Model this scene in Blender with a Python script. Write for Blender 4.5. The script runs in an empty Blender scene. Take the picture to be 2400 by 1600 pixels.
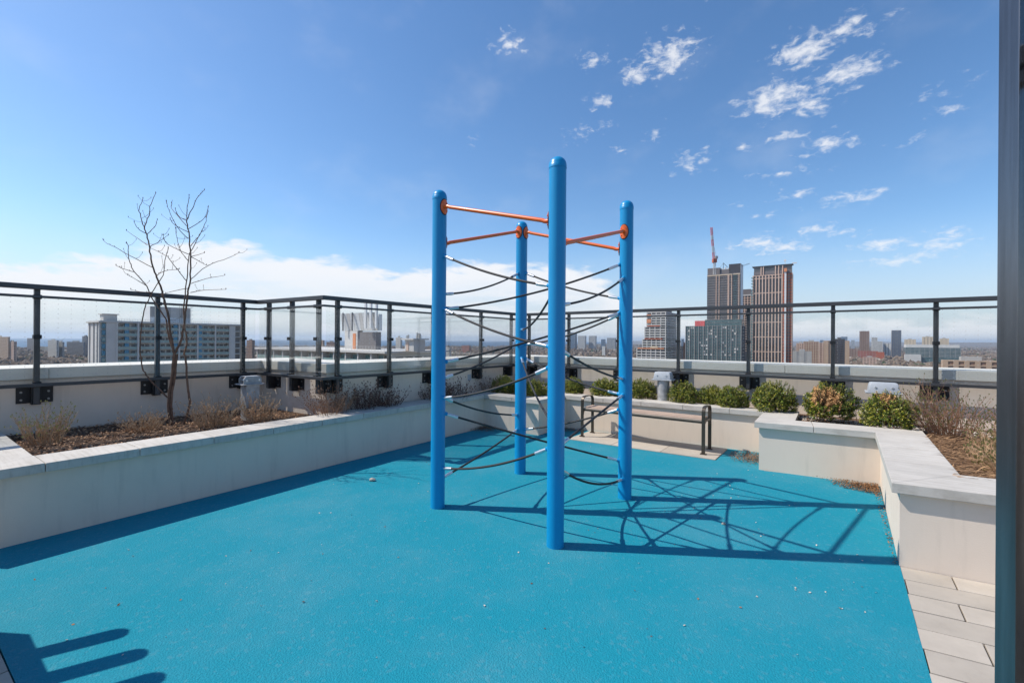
import bpy, bmesh, math, random
from math import sin, cos, tan, atan2, radians, pi, sqrt, floor
from mathutils import Vector, Matrix

random.seed(7)
S = bpy.context.scene
COL = S.collection

# ------------------------------------------------------------------ camera
EYE = 1.5
cam_d = bpy.data.cameras.new('camera')
cam_d.sensor_width = 36.0
cam_d.lens = 1044 / 2400 * 36.0
cam_d.shift_y = -0.00125
cam_d.clip_start = 0.05
cam_d.clip_end = 60000
cam = bpy.data.objects.new('camera', cam_d)
COL.objects.link(cam)
cam.matrix_world = Matrix.Translation((0, 0, EYE)) @ Matrix.Rotation(pi / 2, 4, 'X') @ Matrix.Rotation(radians(0.4), 4, 'Z')
S.camera = cam

# ------------------------------------------------------------------ light and exposure
SUN_EL = radians(49.4)
SUN_TO = Vector((-0.9966 * cos(SUN_EL), 0.083 * cos(SUN_EL), sin(SUN_EL)))
sun_d = bpy.data.lights.new('sun', 'SUN')
sun_d.energy = 3.7
sun_d.angle = radians(0.53)
sun_d.color = (1.0, 0.935, 0.85)
sun = bpy.data.objects.new('sun', sun_d)
COL.objects.link(sun)
sun.rotation_euler = SUN_TO.to_track_quat('Z', 'Y').to_euler()
sun.location = (-20, 5, 60)

S.view_settings.view_transform = 'Standard'
S.view_settings.look = 'None'
S.view_settings.gamma = 1.0
S.view_settings.exposure = 0.58
S.view_settings.use_curve_mapping = False
S.render.engine = 'CYCLES'
S.cycles.use_denoising = True
S.cycles.max_bounces = 8
S.cycles.transparent_max_bounces = 24
S.cycles.volume_bounces = 0
S.render.film_transparent = False

W = bpy.data.worlds.new('World')
S.world = W
W.use_nodes = True
nt = W.node_tree
nt.nodes.clear()
N = nt.nodes.new
Lk = nt.links.new

def mth(op, a, b=None, c=None, tree=None):
    t = tree or nt
    n = t.nodes.new('ShaderNodeMath')
    n.operation = op
    for i, v in enumerate((a, b, c)):
        if v is None:
            continue
        if isinstance(v, (int, float)):
            n.inputs[i].default_value = v
        else:
            t.links.new(v, n.inputs[i])
    return n.outputs[0]

def sstep(x, lo, hi, tree=None):
    t = tree or nt
    n = t.nodes.new('ShaderNodeMapRange')
    n.interpolation_type = 'SMOOTHSTEP'
    n.inputs['From Min'].default_value = lo
    n.inputs['From Max'].default_value = hi
    t.links.new(x, n.inputs['Value'])
    return n.outputs['Result']

sky = N('ShaderNodeTexSky')
sky.sky_type = 'NISHITA'
sky.sun_disc = False
sky.sun_elevation = SUN_EL
sky.sun_rotation = atan2(SUN_TO.x, SUN_TO.y) % (2 * pi)
sky.altitude = 200
sky.air_density = 1.0
sky.dust_density = 0.55
sky.ozone_density = 2.6
SKY_STRENGTH = 0.115

geo = N('ShaderNodeTexCoord')
sep = N('ShaderNodeSeparateXYZ')
Lk(geo.outputs['Generated'], sep.inputs[0])
az = mth('ARCTAN2', sep.outputs[0], sep.outputs[1])
el = mth('ARCSINE', sep.outputs[2])
ae = N('ShaderNodeCombineXYZ')
Lk(az, ae.inputs[0])
Lk(el, ae.inputs[1])

def noise(vec, scale, detail=6, rough=0.6, mapscale=None, tree=None, dist=0.0, loc=None):
    t = tree or nt
    if mapscale or loc:
        m = t.nodes.new('ShaderNodeMapping')
        if mapscale:
            m.inputs['Scale'].default_value = mapscale
        if loc:
            m.inputs['Location'].default_value = loc
        t.links.new(vec, m.inputs[0])
        vec = m.outputs[0]
    n = t.nodes.new('ShaderNodeTexNoise')
    n.inputs['Scale'].default_value = scale
    n.inputs['Detail'].default_value = detail
    n.inputs['Roughness'].default_value = rough
    n.inputs['Distortion'].default_value = dist
    t.links.new(vec, n.inputs['Vector'])
    return n.outputs[0]

# small broken clouds: bearing and elevation in degrees, half sizes in degrees, strength
PUFFS = [(-.6,33.6,2.2,1.1,1.), (9.9,31.8,1.8,1.,.9), (11.,27.8,1.9,.9,.9), (8.6,24.9,1.8,.9,.75), (12.,25.1,1.6,.7,.7),
         (19.2,31.2,3.4,2.,1.2), (15.6,30.,2.6,1.3,1.05), (17.6,23.9,1.3,.9,.6), (13.4,22.6,1.2,.6,.6), (7.,23.8,.9,.5,.5),
         (21.8,20.6,2.2,1.3,.85), (24.,36.8,3.2,1.2,.9), (30.5,25.2,3.8,1.7,1.3), (33.2,28.8,3.6,1.5,1.25), (36.5,29.5,2.6,1.,1.),
         (36.9,26.,3.3,1.3,1.15), (33.5,24.,2.5,1.1,1.1), (39.,28.9,2.,1.,.6), (35.,20.,3.,1.1,1.), (27.8,21.2,1.8,.7,.7), (31.,21.4,2.4,.7,.8), (31.,17.9,3.,.7,.7),
         (32.5,15.6,2.,.6,.7), (37.,14.6,3.,.9,.85), (27.2,15.2,1.2,.5,.6), (29.7,14.,1.5,.5,.6), (28.8,11.,2.8,1.1,1.1),
         (31.3,10.3,3.,.9,1.05), (34.3,11.9,2.2,.7,.75), (36.4,11.2,2.,.6,.7), (39.6,9.6,3.4,.9,.8), (43.5,9.4,3.,1.2,.9), (41.,8.,4.,.8,.8),
         (44.2,22.2,2.,.7,.6), (44.5,20.5,1.3,.5,.6), (41.,36.,2.4,.8,.6), (-5.4,24.,.8,.5,.5), (36.,34.,2.2,.6,.5), (42.5,18.6,1.6,.5,.5)]
blob = None
for a, e, sa, se, st in PUFFS:
    v = N('ShaderNodeVectorMath'); v.operation = 'SUBTRACT'
    Lk(ae.outputs[0], v.inputs[0]); v.inputs[1].default_value = (radians(a), radians(e), 0)
    v2 = N('ShaderNodeVectorMath'); v2.operation = 'MULTIPLY'
    Lk(v.outputs[0], v2.inputs[0]); v2.inputs[1].default_value = (1 / radians(sa), 1 / radians(se), 0)
    ln = N('ShaderNodeVectorMath'); ln.operation = 'LENGTH'
    Lk(v2.outputs[0], ln.inputs[0])
    f = mth('MULTIPLY', mth('SUBTRACT', 1.35, ln.outputs['Value']), st)
    blob = f if blob is None else mth('MAXIMUM', blob, f)
blob = mth('MAXIMUM', blob, -0.6)
n1 = noise(ae.outputs[0], 30, 9, 0.62, (1.0, 1.9, 1), dist=0.5)
n2 = noise(ae.outputs[0], 60, 6, 0.6, (1.0, 1.9, 1), dist=0.4)
nz = mth('ADD', mth('MULTIPLY', mth('SUBTRACT', n1, 0.5), 2.9), mth('MULTIPLY', mth('SUBTRACT', n2, 0.5), 2.4))
puff = mth('MULTIPLY', sstep(mth('ADD', mth('MULTIPLY', blob, 0.95), nz), 0.30, 1.85), 0.78)
# thin high veil, everywhere in the sky
veil = mth('MULTIPLY', sstep(noise(ae.outputs[0], 5, 5, 0.55, (1.0, 1.6, 1), loc=(3, 1, 0)), 0.48, 0.85), 0.14)
# the long bank of cloud low over the lake
crv = N('ShaderNodeFloatCurve')
pts = [(-180, 9), (-120, 9), (-75, 7.5), (-49, 6.7), (-46, 7.1), (-42.6, 7.9), (-38, 9.7), (-34.6, 10.5), (-31, 10.3), (-26, 9.6), (-20, 9.2), (-11, 9.1), (-4, 9.9), (4, 9.9),
       (9.5, 9.3), (12.5, 6.8), (16, 4.0), (24, 2.8), (60, 2.6), (120, 5), (180, 9)]
cv = crv.mapping.curves[0]
while len(cv.points) > 2:
    cv.points.remove(cv.points[1])
cv.points[0].location = (0, pts[0][1] / 20)
cv.points[-1].location = (1, pts[-1][1] / 20)
for a, e in pts[1:-1]:
    cv.points.new((a + 180) / 360, e / 20)
crv.mapping.update()
Lk(mth('ADD', mth('DIVIDE', az, 2 * pi), 0.5), crv.inputs['Value'])
top = mth('MULTIPLY', crv.outputs[0], radians(20))
bn = noise(ae.outputs[0], 11, 9, 0.58, (1.0, 3.0, 1), dist=0.3, loc=(0.4, 0.2, 0))
edge = mth('ADD', mth('SUBTRACT', top, el), mth('MULTIPLY', mth('SUBTRACT', bn, 0.5), 0.11))
bank = sstep(edge, -0.003, 0.024)
streak = noise(ae.outputs[0], 6, 7, 0.6, (1.0, 7.0, 1), dist=0.4, loc=(1.7, 0, 0))
depth = mth('DIVIDE', mth('SUBTRACT', top, el), radians(9))
thick = mth('SUBTRACT', 1.0, mth('MULTIPLY', sstep(depth, 0.12, 0.8), mth('ADD', 0.30, mth('MULTIPLY', sstep(streak, 0.38, 0.60), 0.55))))
bank = mth('MULTIPLY', bank, mth('MULTIPLY', thick, 0.93))
up = sstep(el, -0.01, 0.012)
low = mth('MULTIPLY', sstep(el, radians(13), radians(-1)), 0.82)
cl = mth('MULTIPLY', mth('MAXIMUM', mth('MAXIMUM', puff, bank), veil), up)

hs = N('ShaderNodeHueSaturation')
hs.inputs['Saturation'].default_value = 1.18
Lk(sky.outputs[0], hs.inputs['Color'])
mx = N('ShaderNodeMix'); mx.data_type = 'RGBA'
mx.inputs['B'].default_value = (5.6, 5.65, 5.8, 1)
Lk(cl, mx.inputs['Factor'])
mh = N('ShaderNodeMix'); mh.data_type = 'RGBA'
mh.inputs['B'].default_value = (3.3, 3.75, 4.5, 1)
Lk(low, mh.inputs['Factor']); Lk(hs.outputs[0], mh.inputs['A'])
Lk(mh.outputs['Result'], mx.inputs['A'])
bg = N('ShaderNodeBackground')
bg.inputs['Strength'].default_value = SKY_STRENGTH
Lk(mx.outputs['Result'], bg.inputs['Color'])
wo = N('ShaderNodeOutputWorld')
Lk(bg.outputs[0], wo.inputs[0])

# ------------------------------------------------------------------ helpers
def base_off(o):
    v = Vector((0, 0, 0))
    while o is not None:
        v += o.location
        o = o.parent
    return v

def props(o, label=None, cat=None, group=None, kind=None):
    if label: o['label'] = label
    if cat: o['category'] = cat
    if group: o['group'] = group
    if kind: o['kind'] = kind
    return o

def thing(name, label, cat, loc=(0, 0, 0), group=None, rotz=0, kind=None):
    o = bpy.data.objects.new(name, None)
    o.empty_display_size = 0.1
    COL.objects.link(o)
    o.location = loc
    o.rotation_euler = (0, 0, rotz)
    return props(o, label, cat, group, kind)

def link_mesh(name, me, parent=None, loc=(0, 0, 0), rotz=0.0, rot=None):
    o = bpy.data.objects.new(name, me)
    COL.objects.link(o)
    if parent is not None:
        o.parent = parent
    o.location = loc
    o.rotation_euler = rot if rot else (0, 0, rotz)
    return o

class MB:
    def __init__(self):
        self.v = []; self.f = []
    def hexa(self, p):                        # p: 4 bottom (ccw), 4 top
        b = len(self.v)
        self.v += [tuple(q) for q in p]
        self.f += [(b+3, b+2, b+1, b), (b+4, b+5, b+6, b+7), (b, b+1, b+5, b+4), (b+1, b+2, b+6, b+5), (b+2, b+3, b+7, b+6), (b+3, b, b+4, b+7)]
        return self
    def box(self, c, s, rz=0.0):
        x, y, z = c; a, d, h = s[0]/2, s[1]/2, s[2]/2
        cr, sr = cos(rz), sin(rz)
        q = [(x + cr*i - sr*j, y + sr*i + cr*j) for i, j in ((-a, -d), (a, -d), (a, d), (-a, d))]
        return self.hexa([(i, j, z-h) for i, j in q] + [(i, j, z+h) for i, j in q])
    def prism(self, poly, z0, z1):
        b = len(self.v); n = len(poly)
        self.v += [(p[0], p[1], z0) for p in poly] + [(p[0], p[1], z1) for p in poly]
        self.f.append(tuple(b+i for i in reversed(range(n))))
        self.f.append(tuple(b+n+i for i in range(n)))
        for i in range(n):
            j = (i+1) % n
            self.f.append((b+i, b+j, b+n+j, b+n+i))
        return self
    def tube(self, pts, r, n=8, cap=True):
        pts = [Vector(p) for p in pts]
        m = len(pts)
        if not hasattr(r, '__len__'):
            r = [r] * m
        b = len(self.v)
        t0 = (pts[1] - pts[0]).normalized()
        u = t0.orthogonal().normalized()
        for i, p in enumerate(pts):
            t = ((pts[min(i+1, m-1)] - pts[max(i-1, 0)])).normalized()
            u = (u - t * u.dot(t))
            u = u.normalized() if u.length > 1e-6 else t.orthogonal().normalized()
            w = t.cross(u)
            for k in range(n):
                a = 2*pi*k/n
                self.v.append(tuple(p + (u*cos(a) + w*sin(a)) * r[i]))
        for i in range(m-1):
            for k in range(n):
                k2 = (k+1) % n
                self.f.append((b+i*n+k, b+i*n+k2, b+(i+1)*n+k2, b+(i+1)*n+k))
        if cap:
            self.f.append(tuple(b+k for k in reversed(range(n))))
            self.f.append(tuple(b+(m-1)*n+k for k in range(n)))
        return self
    def lathe(self, c, prof, n=24):           # prof: (r, z)
        b = len(self.v); m = len(prof)
        for r, z in prof:
            for k in range(n):
                a = 2*pi*k/n
                self.v.append((c[0] + r*cos(a), c[1] + r*sin(a), c[2] + z))
        for i in range(m-1):
            for k in range(n):
                k2 = (k+1) % n
                self.f.append((b+i*n+k, b+i*n+k2, b+(i+1)*n+k2, b+(i+1)*n+k))
        self.f.append(tuple(b+k for k in reversed(range(n))))
        self.f.append(tuple(b+(m-1)*n+k for k in range(n)))
        return self
    def quad(self, a, b_, c, d):
        b = len(self.v)
        self.v += [tuple(a), tuple(b_), tuple(c), tuple(d)]
        self.f.append((b, b+1, b+2, b+3))
        return self
    def mesh(self, name, m, off=None, smooth=False, bevel=0.0):
        me = bpy.data.meshes.new(name)
        v = self.v if off is None else [(x-off[0], y-off[1], z-off[2]) for x, y, z in self.v]
        me.from_pydata(v, [], self.f)
        if bevel > 0:
            bm = bmesh.new(); bm.from_mesh(me)
            es = [e for e in bm.edges if len(e.link_faces) == 2 and e.calc_face_angle(0) > 0.5]
            bmesh.ops.bevel(bm, geom=es, offset=bevel, segments=2, profile=0.6, affect='EDGES')
            bm.to_mesh(me); bm.free()
        me.materials.append(m)
        if smooth:
            me.shade_smooth()
            if hasattr(me, 'set_sharp_from_angle'):
                me.set_sharp_from_angle(angle=radians(40))
        me.update()
        return me
    def build(self, name, m, parent=None, smooth=False, bevel=0.0, kind=None):
        off = base_off(parent) if parent is not None else None
        o = link_mesh(name, self.mesh(name, m, off, smooth, bevel), parent)
        if kind: o['kind'] = kind
        return o

def offset_line(p, q, d):                     # line p->q moved d to its left
    t = (q - p).normalized()
    nrm = Vector((-t.y, t.x))
    return p + nrm*d, t

def meet(p, t, q, s):
    den = t.x*s.y - t.y*s.x
    k = ((q.x-p.x)*s.y - (q.y-p.y)*s.x) / den
    return p + t*k

def mitre(pts, offs):
    """points of the polyline moved left; offs: one distance per segment"""
    pts = [Vector(p) for p in pts]
    n = len(pts)
    L = [offset_line(pts[i], pts[i+1], offs[i]) for i in range(n-1)]
    out = [L[0][0]]
    for i in range(1, n-1):
        out.append(meet(L[i-1][0], L[i-1][1], L[i][0], L[i][1]))
    out.append(L[-1][0] + (pts[-1]-pts[-2]))
    return out

def quads(pts, o1, o2):
    a, b = mitre(pts, o1), mitre(pts, o2)
    return [(a[i], a[i+1], b[i+1], b[i]) for i in range(len(pts)-1)]   # ccw for o2 > o1

# ------------------------------------------------------------------ materials
def mat(name, col, rough=0.7, metal=0.0, var=0.12, vscale=3.0, bump=0.0, bscale=40.0, col2=None, spec=None, vmap=None, island=0.0, objrand=0.0, bdist=0.005, coat=0.0):
    m = bpy.data.materials.new(name)
    m.use_nodes = True
    t = m.node_tree
    b = t.nodes['Principled BSDF']
    b.inputs['Roughness'].default_value = rough
    b.inputs['Metallic'].default_value = metal
    if spec is not None: b.inputs['Specular IOR Level'].default_value = spec
    if coat: b.inputs['Coat Weight'].default_value = coat; b.inputs['Coat Roughness'].default_value = 0.12
    tc = t.nodes.new('ShaderNodeTexCoord')
    vec = tc.outputs['Object']
    c2 = col2 if col2 else tuple(max(0, c*(1-2*var)) for c in col)
    fac = noise(vec, vscale, 6, 0.6, vmap, tree=t)
    mr = t.nodes.new('ShaderNodeMapRange')
    mr.inputs['From Min'].default_value = 0.3; mr.inputs['From Max'].default_value = 0.7
    t.links.new(fac, mr.inputs['Value'])
    f = mr.outputs['Result']
    if island or objrand:
        if island:
            g = t.nodes.new('ShaderNodeNewGeometry'); src = g.outputs['Random Per Island']; amt = island
        else:
            g = t.nodes.new('ShaderNodeObjectInfo'); src = g.outputs['Random']; amt = objrand
        f = mth('ADD', mth('MULTIPLY', f, 1-amt, tree=t), mth('MULTIPLY', src, amt, tree=t), tree=t)
    mxn = t.nodes.new('ShaderNodeMix'); mxn.data_type = 'RGBA'
    mxn.inputs['A'].default_value = (*col, 1); mxn.inputs['B'].default_value = (*c2, 1)
    t.links.new(f, mxn.inputs['Factor'])
    t.links.new(mxn.outputs['Result'], b.inputs['Base Color'])
    if bump:
        bn_ = t.nodes.new('ShaderNodeBump')
        bn_.inputs['Strength'].default_value = bump
        bn_.inputs['Distance'].default_value = bdist
        t.links.new(noise(vec, bscale, 4, 0.6, tree=t), bn_.inputs['Height'])
        t.links.new(bn_.outputs[0], b.inputs['Normal'])
    return m

M = {}
def grid_streaks(m, ang, sc):
    """fine saw lines in the stone, running square to the street grid"""
    t = m.node_tree; b = t.nodes['Principled BSDF']
    tc = t.nodes.new('ShaderNodeTexCoord'); r = t.nodes.new('ShaderNodeVectorRotate'); r.rotation_type = 'Z_AXIS'
    r.inputs['Angle'].default_value = ang
    t.links.new(tc.outputs['Object'], r.inputs['Vector'])
    f = sstep(noise(r.outputs[0], 5.0, 6, 0.65, sc, tree=t), 0.45, 0.66, t)
    old = b.inputs['Base Color'].links[0].from_socket
    mxn = t.nodes.new('ShaderNodeMix'); mxn.data_type = 'RGBA'; mxn.blend_type = 'MULTIPLY'
    mxn.inputs['B'].default_value = (0.80, 0.79, 0.77, 1)
    t.links.new(mth('MULTIPLY', f, 0.8, tree=t), mxn.inputs['Factor']); t.links.new(old, mxn.inputs['A'])
    t.links.new(mxn.outputs['Result'], b.inputs['Base Color'])
M['stucco'] = mat('stucco', (0.71, 0.605, 0.50), 0.9, var=0.035, vscale=1.1, bump=0.35, bscale=160, bdist=0.003)
M['coping'] = mat('coping_stone', (0.57, 0.535, 0.48), 0.75, var=0.13, vscale=2.4, vmap=(1.0, 1.0, 6.0), bump=0.3, bscale=120, bdist=0.002, objrand=0.3)
grid_streaks(M['coping'], radians(-54.5), (9.0, 0.5, 2.0))
M['paver'] = mat('paver_stone', (0.49, 0.435, 0.365), 0.8, var=0.17, vscale=3.5, bump=0.3, bscale=90, bdist=0.002, objrand=0.5)
M['joint'] = mat('joint_sand', (0.22, 0.185, 0.145), 0.95, var=0.2, vscale=20, bump=0.4, bscale=200)
M['flashing'] = mat('parapet_cap', (0.67, 0.64, 0.575), 0.6, var=0.06, vscale=1.5, bump=0.15, bscale=60)
M['rail'] = mat('rail_metal', (0.062, 0.065, 0.07), 0.33, 0.3, var=0.1, vscale=4)
M['bracket'] = mat('bracket_steel', (0.02, 0.021, 0.023), 0.5, 0.3, var=0.15, vscale=8)
M['bolt'] = mat('bolt_steel', (0.30, 0.30, 0.30), 0.4, 0.8, var=0.1)
M['blue'] = mat('blue_powder_coat', (0.004, 0.26, 0.54), 0.36, 0.0, var=0.05, vscale=2, bump=0.05, bscale=250, bdist=0.001, coat=0.08, spec=0.35)
M['orange'] = mat('orange_powder_coat', (0.78, 0.135, 0.012), 0.33, var=0.05, vscale=3, coat=0.2)
M['rubber'] = mat('black_rubber', (0.012, 0.012, 0.014), 0.6, var=0.1)
M['rope'] = mat('rope_braid', (0.022, 0.020, 0.021), 0.6, var=0.3, vscale=300, bump=0.8, bscale=420, bdist=0.003)
M['alu'] = mat('aluminium', (0.72, 0.73, 0.74), 0.3, 0.85, var=0.08, vscale=30)
M['galv'] = mat('galvanised_steel', (0.46, 0.465, 0.47), 0.55, 0.35, var=0.22, vscale=14)
M['pvc'] = mat('grey_cover', (0.42, 0.45, 0.48), 0.5, var=0.12, vscale=9)
M['bronze'] = mat('bronze_frame', (0.085, 0.068, 0.052), 0.38, 0.55, var=0.12, vscale=9)
M['wood'] = mat('bench_slat', (0.47, 0.345, 0.265), 0.65, var=0.14, vscale=5, vmap=(1, 1, 12), bump=0.2, bscale=60)
M['soil'] = mat('mulch_base', (0.075, 0.042, 0.024), 0.95, col2=(0.15, 0.085, 0.05), vscale=22, bump=1.0, bscale=60, bdist=0.02)
M['chip'] = mat('mulch_chip', (0.58, 0.34, 0.19), 0.9, col2=(0.12, 0.055, 0.03), vscale=5, island=0.85)
M['litter'] = mat('leaf_litter', (0.34, 0.17, 0.07), 0.9, col2=(0.05, 0.022, 0.012), vscale=5, island=0.85)
M['straw'] = mat('dry_grass', (0.42, 0.25, 0.125), 0.9, col2=(0.085, 0.04, 0.02), vscale=5, island=0.85)
M['twig'] = mat('dry_twig', (0.36, 0.20, 0.115), 0.9, col2=(0.10, 0.052, 0.035), vscale=6, island=0.6)
M['twig2'] = mat('tan_twig', (0.62, 0.42, 0.25), 0.9, col2=(0.32, 0.19, 0.10), vscale=6, island=0.6)
M['twig3'] = mat('dark_twig', (0.18, 0.09, 0.06), 0.9, col2=(0.05, 0.026, 0.022), vscale=6, island=0.6)
M['bark'] = mat('sapling_bark', (0.23, 0.13, 0.08), 0.85, col2=(0.08, 0.047, 0.033), vscale=18, bump=0.4, bscale=80)
M['leaf'] = mat('boxwood_leaf', (0.19, 0.255, 0.026), 0.42, col2=(0.028, 0.072, 0.010), vscale=4, island=0.75)
M['leaf_y'] = mat('boxwood_leaf_yellow', (0.42, 0.36, 0.035), 0.42, col2=(0.08, 0.11, 0.012), vscale=4, island=0.75)
M['leaf_dead'] = mat('boxwood_leaf_dead', (0.66, 0.40, 0.17), 0.7, col2=(0.40, 0.20, 0.075), vscale=4, island=0.8)
M['bud'] = mat('new_leaf', (0.32, 0.31, 0.07), 0.6, col2=(0.20, 0.15, 0.05), vscale=4, island=0.8)
M['stone'] = mat('pale_pebble', (0.55, 0.50, 0.43), 0.85, var=0.2, vscale=5, island=0.6)
M['frame_alu'] = mat('window_frame', (0.20, 0.205, 0.215), 0.24, 0.9, var=0.22, vscale=3, vmap=(14, 14, 0.5))
M['dark'] = mat('dark_gasket', (0.014, 0.014, 0.016), 0.5, var=0.1)
M['outlet'] = mat('outlet_box', (0.24, 0.24, 0.245), 0.5, var=0.1)
M['cedar'] = mat('weathered_board', (0.28, 0.22, 0.17), 0.75, var=0.15, vscale=6, vmap=(1, 1, 8))

def weather(m, amount=0.10):
    """faint run-off streaks and blotches on the rendered walls"""
    t = m.node_tree; b = t.nodes['Principled BSDF']
    tc = t.nodes.new('ShaderNodeTexCoord'); vec = tc.outputs['Object']
    st = sstep(noise(vec, 4.0, 5, 0.6, (3.0, 3.0, 0.35), tree=t), 0.50, 0.74, t)
    bl = sstep(noise(vec, 1.7, 6, 0.65, (1, 1, 1), tree=t, loc=(5, 2, 1)), 0.48, 0.78, t)
    f = mth('MULTIPLY', mth('ADD', mth('MULTIPLY', st, 0.7, tree=t), mth('MULTIPLY', bl, 0.6, tree=t), tree=t), amount, tree=t)
    old = b.inputs['Base Color'].links[0].from_socket
    mxn = t.nodes.new('ShaderNodeMix'); mxn.data_type = 'RGBA'
    mxn.inputs['B'].default_value = (0.22, 0.19, 0.16, 1)
    t.links.new(f, mxn.inputs['Factor']); t.links.new(old, mxn.inputs['A'])
    t.links.new(mxn.outputs['Result'], b.inputs['Base Color'])
weather(M['stucco'], 0.19); weather(M['coping'], 0.16); weather(M['flashing'], 0.10); weather(M['paver'], 0.22)

# rubber safety surface: poured crumb, slightly dusty towards the planter
def rubber_surface():
    m = mat('poured_rubber', (0.007, 0.245, 0.335), 0.9, var=0.14, vscale=140, bump=0.0, spec=0.2)
    t = m.node_tree
    b = t.nodes['Principled BSDF']
    tc = t.nodes.new('ShaderNodeTexCoord'); vec = tc.outputs['Object']
    vor = t.nodes.new('ShaderNodeTexVoronoi'); vor.inputs['Scale'].default_value = 115
    t.links.new(vec, vor.inputs['Vector'])
    h = mth('ADD', mth('MULTIPLY', vor.outputs['Distance'], 0.9, tree=t), mth('MULTIPLY', noise(vec, 160, 3, 0.6, tree=t), 0.8, tree=t), tree=t)
    h = mth('ADD', h, mth('MULTIPLY', noise(vec, 6, 2, 0.5, tree=t), 0.5, tree=t), tree=t)
    bp = t.nodes.new('ShaderNodeBump'); bp.inputs['Strength'].default_value = 0.7; bp.inputs['Distance'].default_value = 0.0045
    t.links.new(h, bp.inputs['Height']); t.links.new(bp.outputs[0], b.inputs['Normal'])
    old = b.inputs['Base Color'].links[0].from_socket
    d = mth('MULTIPLY', sstep(noise(vec, 0.9, 7, 0.65, tree=t), 0.40, 0.75, t), 0.11, tree=t)
    d = mth('ADD', d, mth('MULTIPLY', sstep(noise(vec, 2.6, 8, 0.7, (1.0, 0.45, 1.0), tree=t, loc=(4, 9, 0)), 0.54, 0.74, t), 0.05, tree=t), tree=t)
    sp = t.nodes.new('ShaderNodeTexVoronoi'); sp.inputs['Scale'].default_value = 55
    t.links.new(vec, sp.inputs['Vector'])
    sepc = t.nodes.new('ShaderNodeSeparateColor'); t.links.new(sp.outputs['Color'], sepc.inputs[0])
    d = mth('ADD', d, mth('MULTIPLY', sstep(sepc.outputs[0], 0.86, 1.0, t), 0.08, tree=t), tree=t)
    mxn = t.nodes.new('ShaderNodeMix'); mxn.data_type = 'RGBA'
    mxn.inputs['B'].default_value = (0.30, 0.36, 0.38, 1)
    t.links.new(d, mxn.inputs['Factor']); t.links.new(old, mxn.inputs['A'])
    t.links.new(mxn.outputs['Result'], b.inputs['Base Color'])
    return m
M['mat'] = rubber_surface()

def glass_mat(name, dots=True, tint=(0.975, 0.985, 0.978)):
    m = bpy.data.materials.new(name)
    m.use_nodes = True
    t = m.node_tree
    t.nodes.clear()
    tr = t.nodes.new('ShaderNodeBsdfTransparent'); tr.inputs[0].default_value = (*tint, 1)
    gl = t.nodes.new('ShaderNodeBsdfGlossy'); gl.inputs['Roughness'].default_value = 0.015
    fr = t.nodes.new('ShaderNodeFresnel'); fr.inputs['IOR'].default_value = 1.5
    mix = t.nodes.new('ShaderNodeMixShader')
    t.links.new(mth('MULTIPLY', fr.outputs[0], 0.32, tree=t), mix.inputs[0]); t.links.new(tr.outputs[0], mix.inputs[1]); t.links.new(gl.outputs[0], mix.inputs[2])
    out = t.nodes.new('ShaderNodeOutputMaterial')
    res = mix.outputs[0]
    if dots:
        tc = t.nodes.new('ShaderNodeTexCoord')
        sp = t.nodes.new('ShaderNodeSeparateXYZ'); t.links.new(tc.outputs['Object'], sp.inputs[0])
        fx = mth('MULTIPLY', mth('SUBTRACT', mth('FRACT', mth('DIVIDE', sp.outputs[0], 0.1, tree=t), tree=t), 0.5, tree=t), 0.1, tree=t)
        fz = mth('MULTIPLY', mth('SUBTRACT', mth('FRACT', mth('DIVIDE', sp.outputs[2], 0.05, tree=t), tree=t), 0.5, tree=t), 0.05, tree=t)
        r2 = mth('ADD', mth('MULTIPLY', fx, fx, tree=t), mth('MULTIPLY', fz, fz, tree=t), tree=t)
        k = mth('LESS_THAN', r2, 0.0034**2, tree=t)
        df = t.nodes.new('ShaderNodeBsdfDiffuse'); df.inputs[0].default_value = (0.7, 0.7, 0.68, 1)
        m2 = t.nodes.new('ShaderNodeMixShader')
        t.links.new(mth('MULTIPLY', k, 0.5, tree=t), m2.inputs[0]); t.links.new(res, m2.inputs[1]); t.links.new(df.outputs[0], m2.inputs[2])
        res = m2.outputs[0]
    t.links.new(res, out.inputs[0])
    return m
M['glass'] = glass_mat('dotted_glass')
M['clear'] = glass_mat('clear_glass', False)

# ------------------------------------------------------------------ roof terrace
UA = radians(54.5)
U = Vector((cos(UA), sin(UA)))                # away along the long planter
V = Vector((U.y, -U.x))                       # towards the near right
PL = [(-5.216, 4.006), (-3.74, 2.98), (-0.476, 7.697), (0.428, 7.036), (0.894, 7.69), (3.447, 5.985), (2.913, 5.238), (3.875, 4.675), (2.621, 3.002), (4.03, 2.248)]
CW = [0.42, 0.33, 0.28, 0.28, 0.28, 0.34, 0.32, 0.36, 0.42]
RAIL = [(-7.417, 1.162), (-3.62, 6.34), (-2.35, 5.55), (0.19, 9.0), (7.6, 3.488)]
TOP = 0.565

slab_poly = [(-9.0, -3.0), (8.8, -3.0), (8.9, 3.6), (0.35, 10.2), (-2.35, 6.6), (-3.75, 7.5), (-8.4, 1.2)]
slab = MB().prism(slab_poly, -3.0, -0.03).build('roof_slab', M['joint']); slab['kind'] = 'structure'

mat_poly = [(-3.62, 3.15), (-0.35, 7.80), (0.42, 7.2), (0.8, 7.78), (3.45, 6.1), (2.95, 5.2), (3.9, 4.72), (2.66, 3.05), (1.12, 0.95), (0.4, -0.1), (-1.2, 1.292), (-2.30, 2.04), (-3.2, 2.66)]
ms = MB().prism(mat_poly, -0.028, 0.0).build('rubber_surface', M['mat']); ms['kind'] = 'structure'

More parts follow.
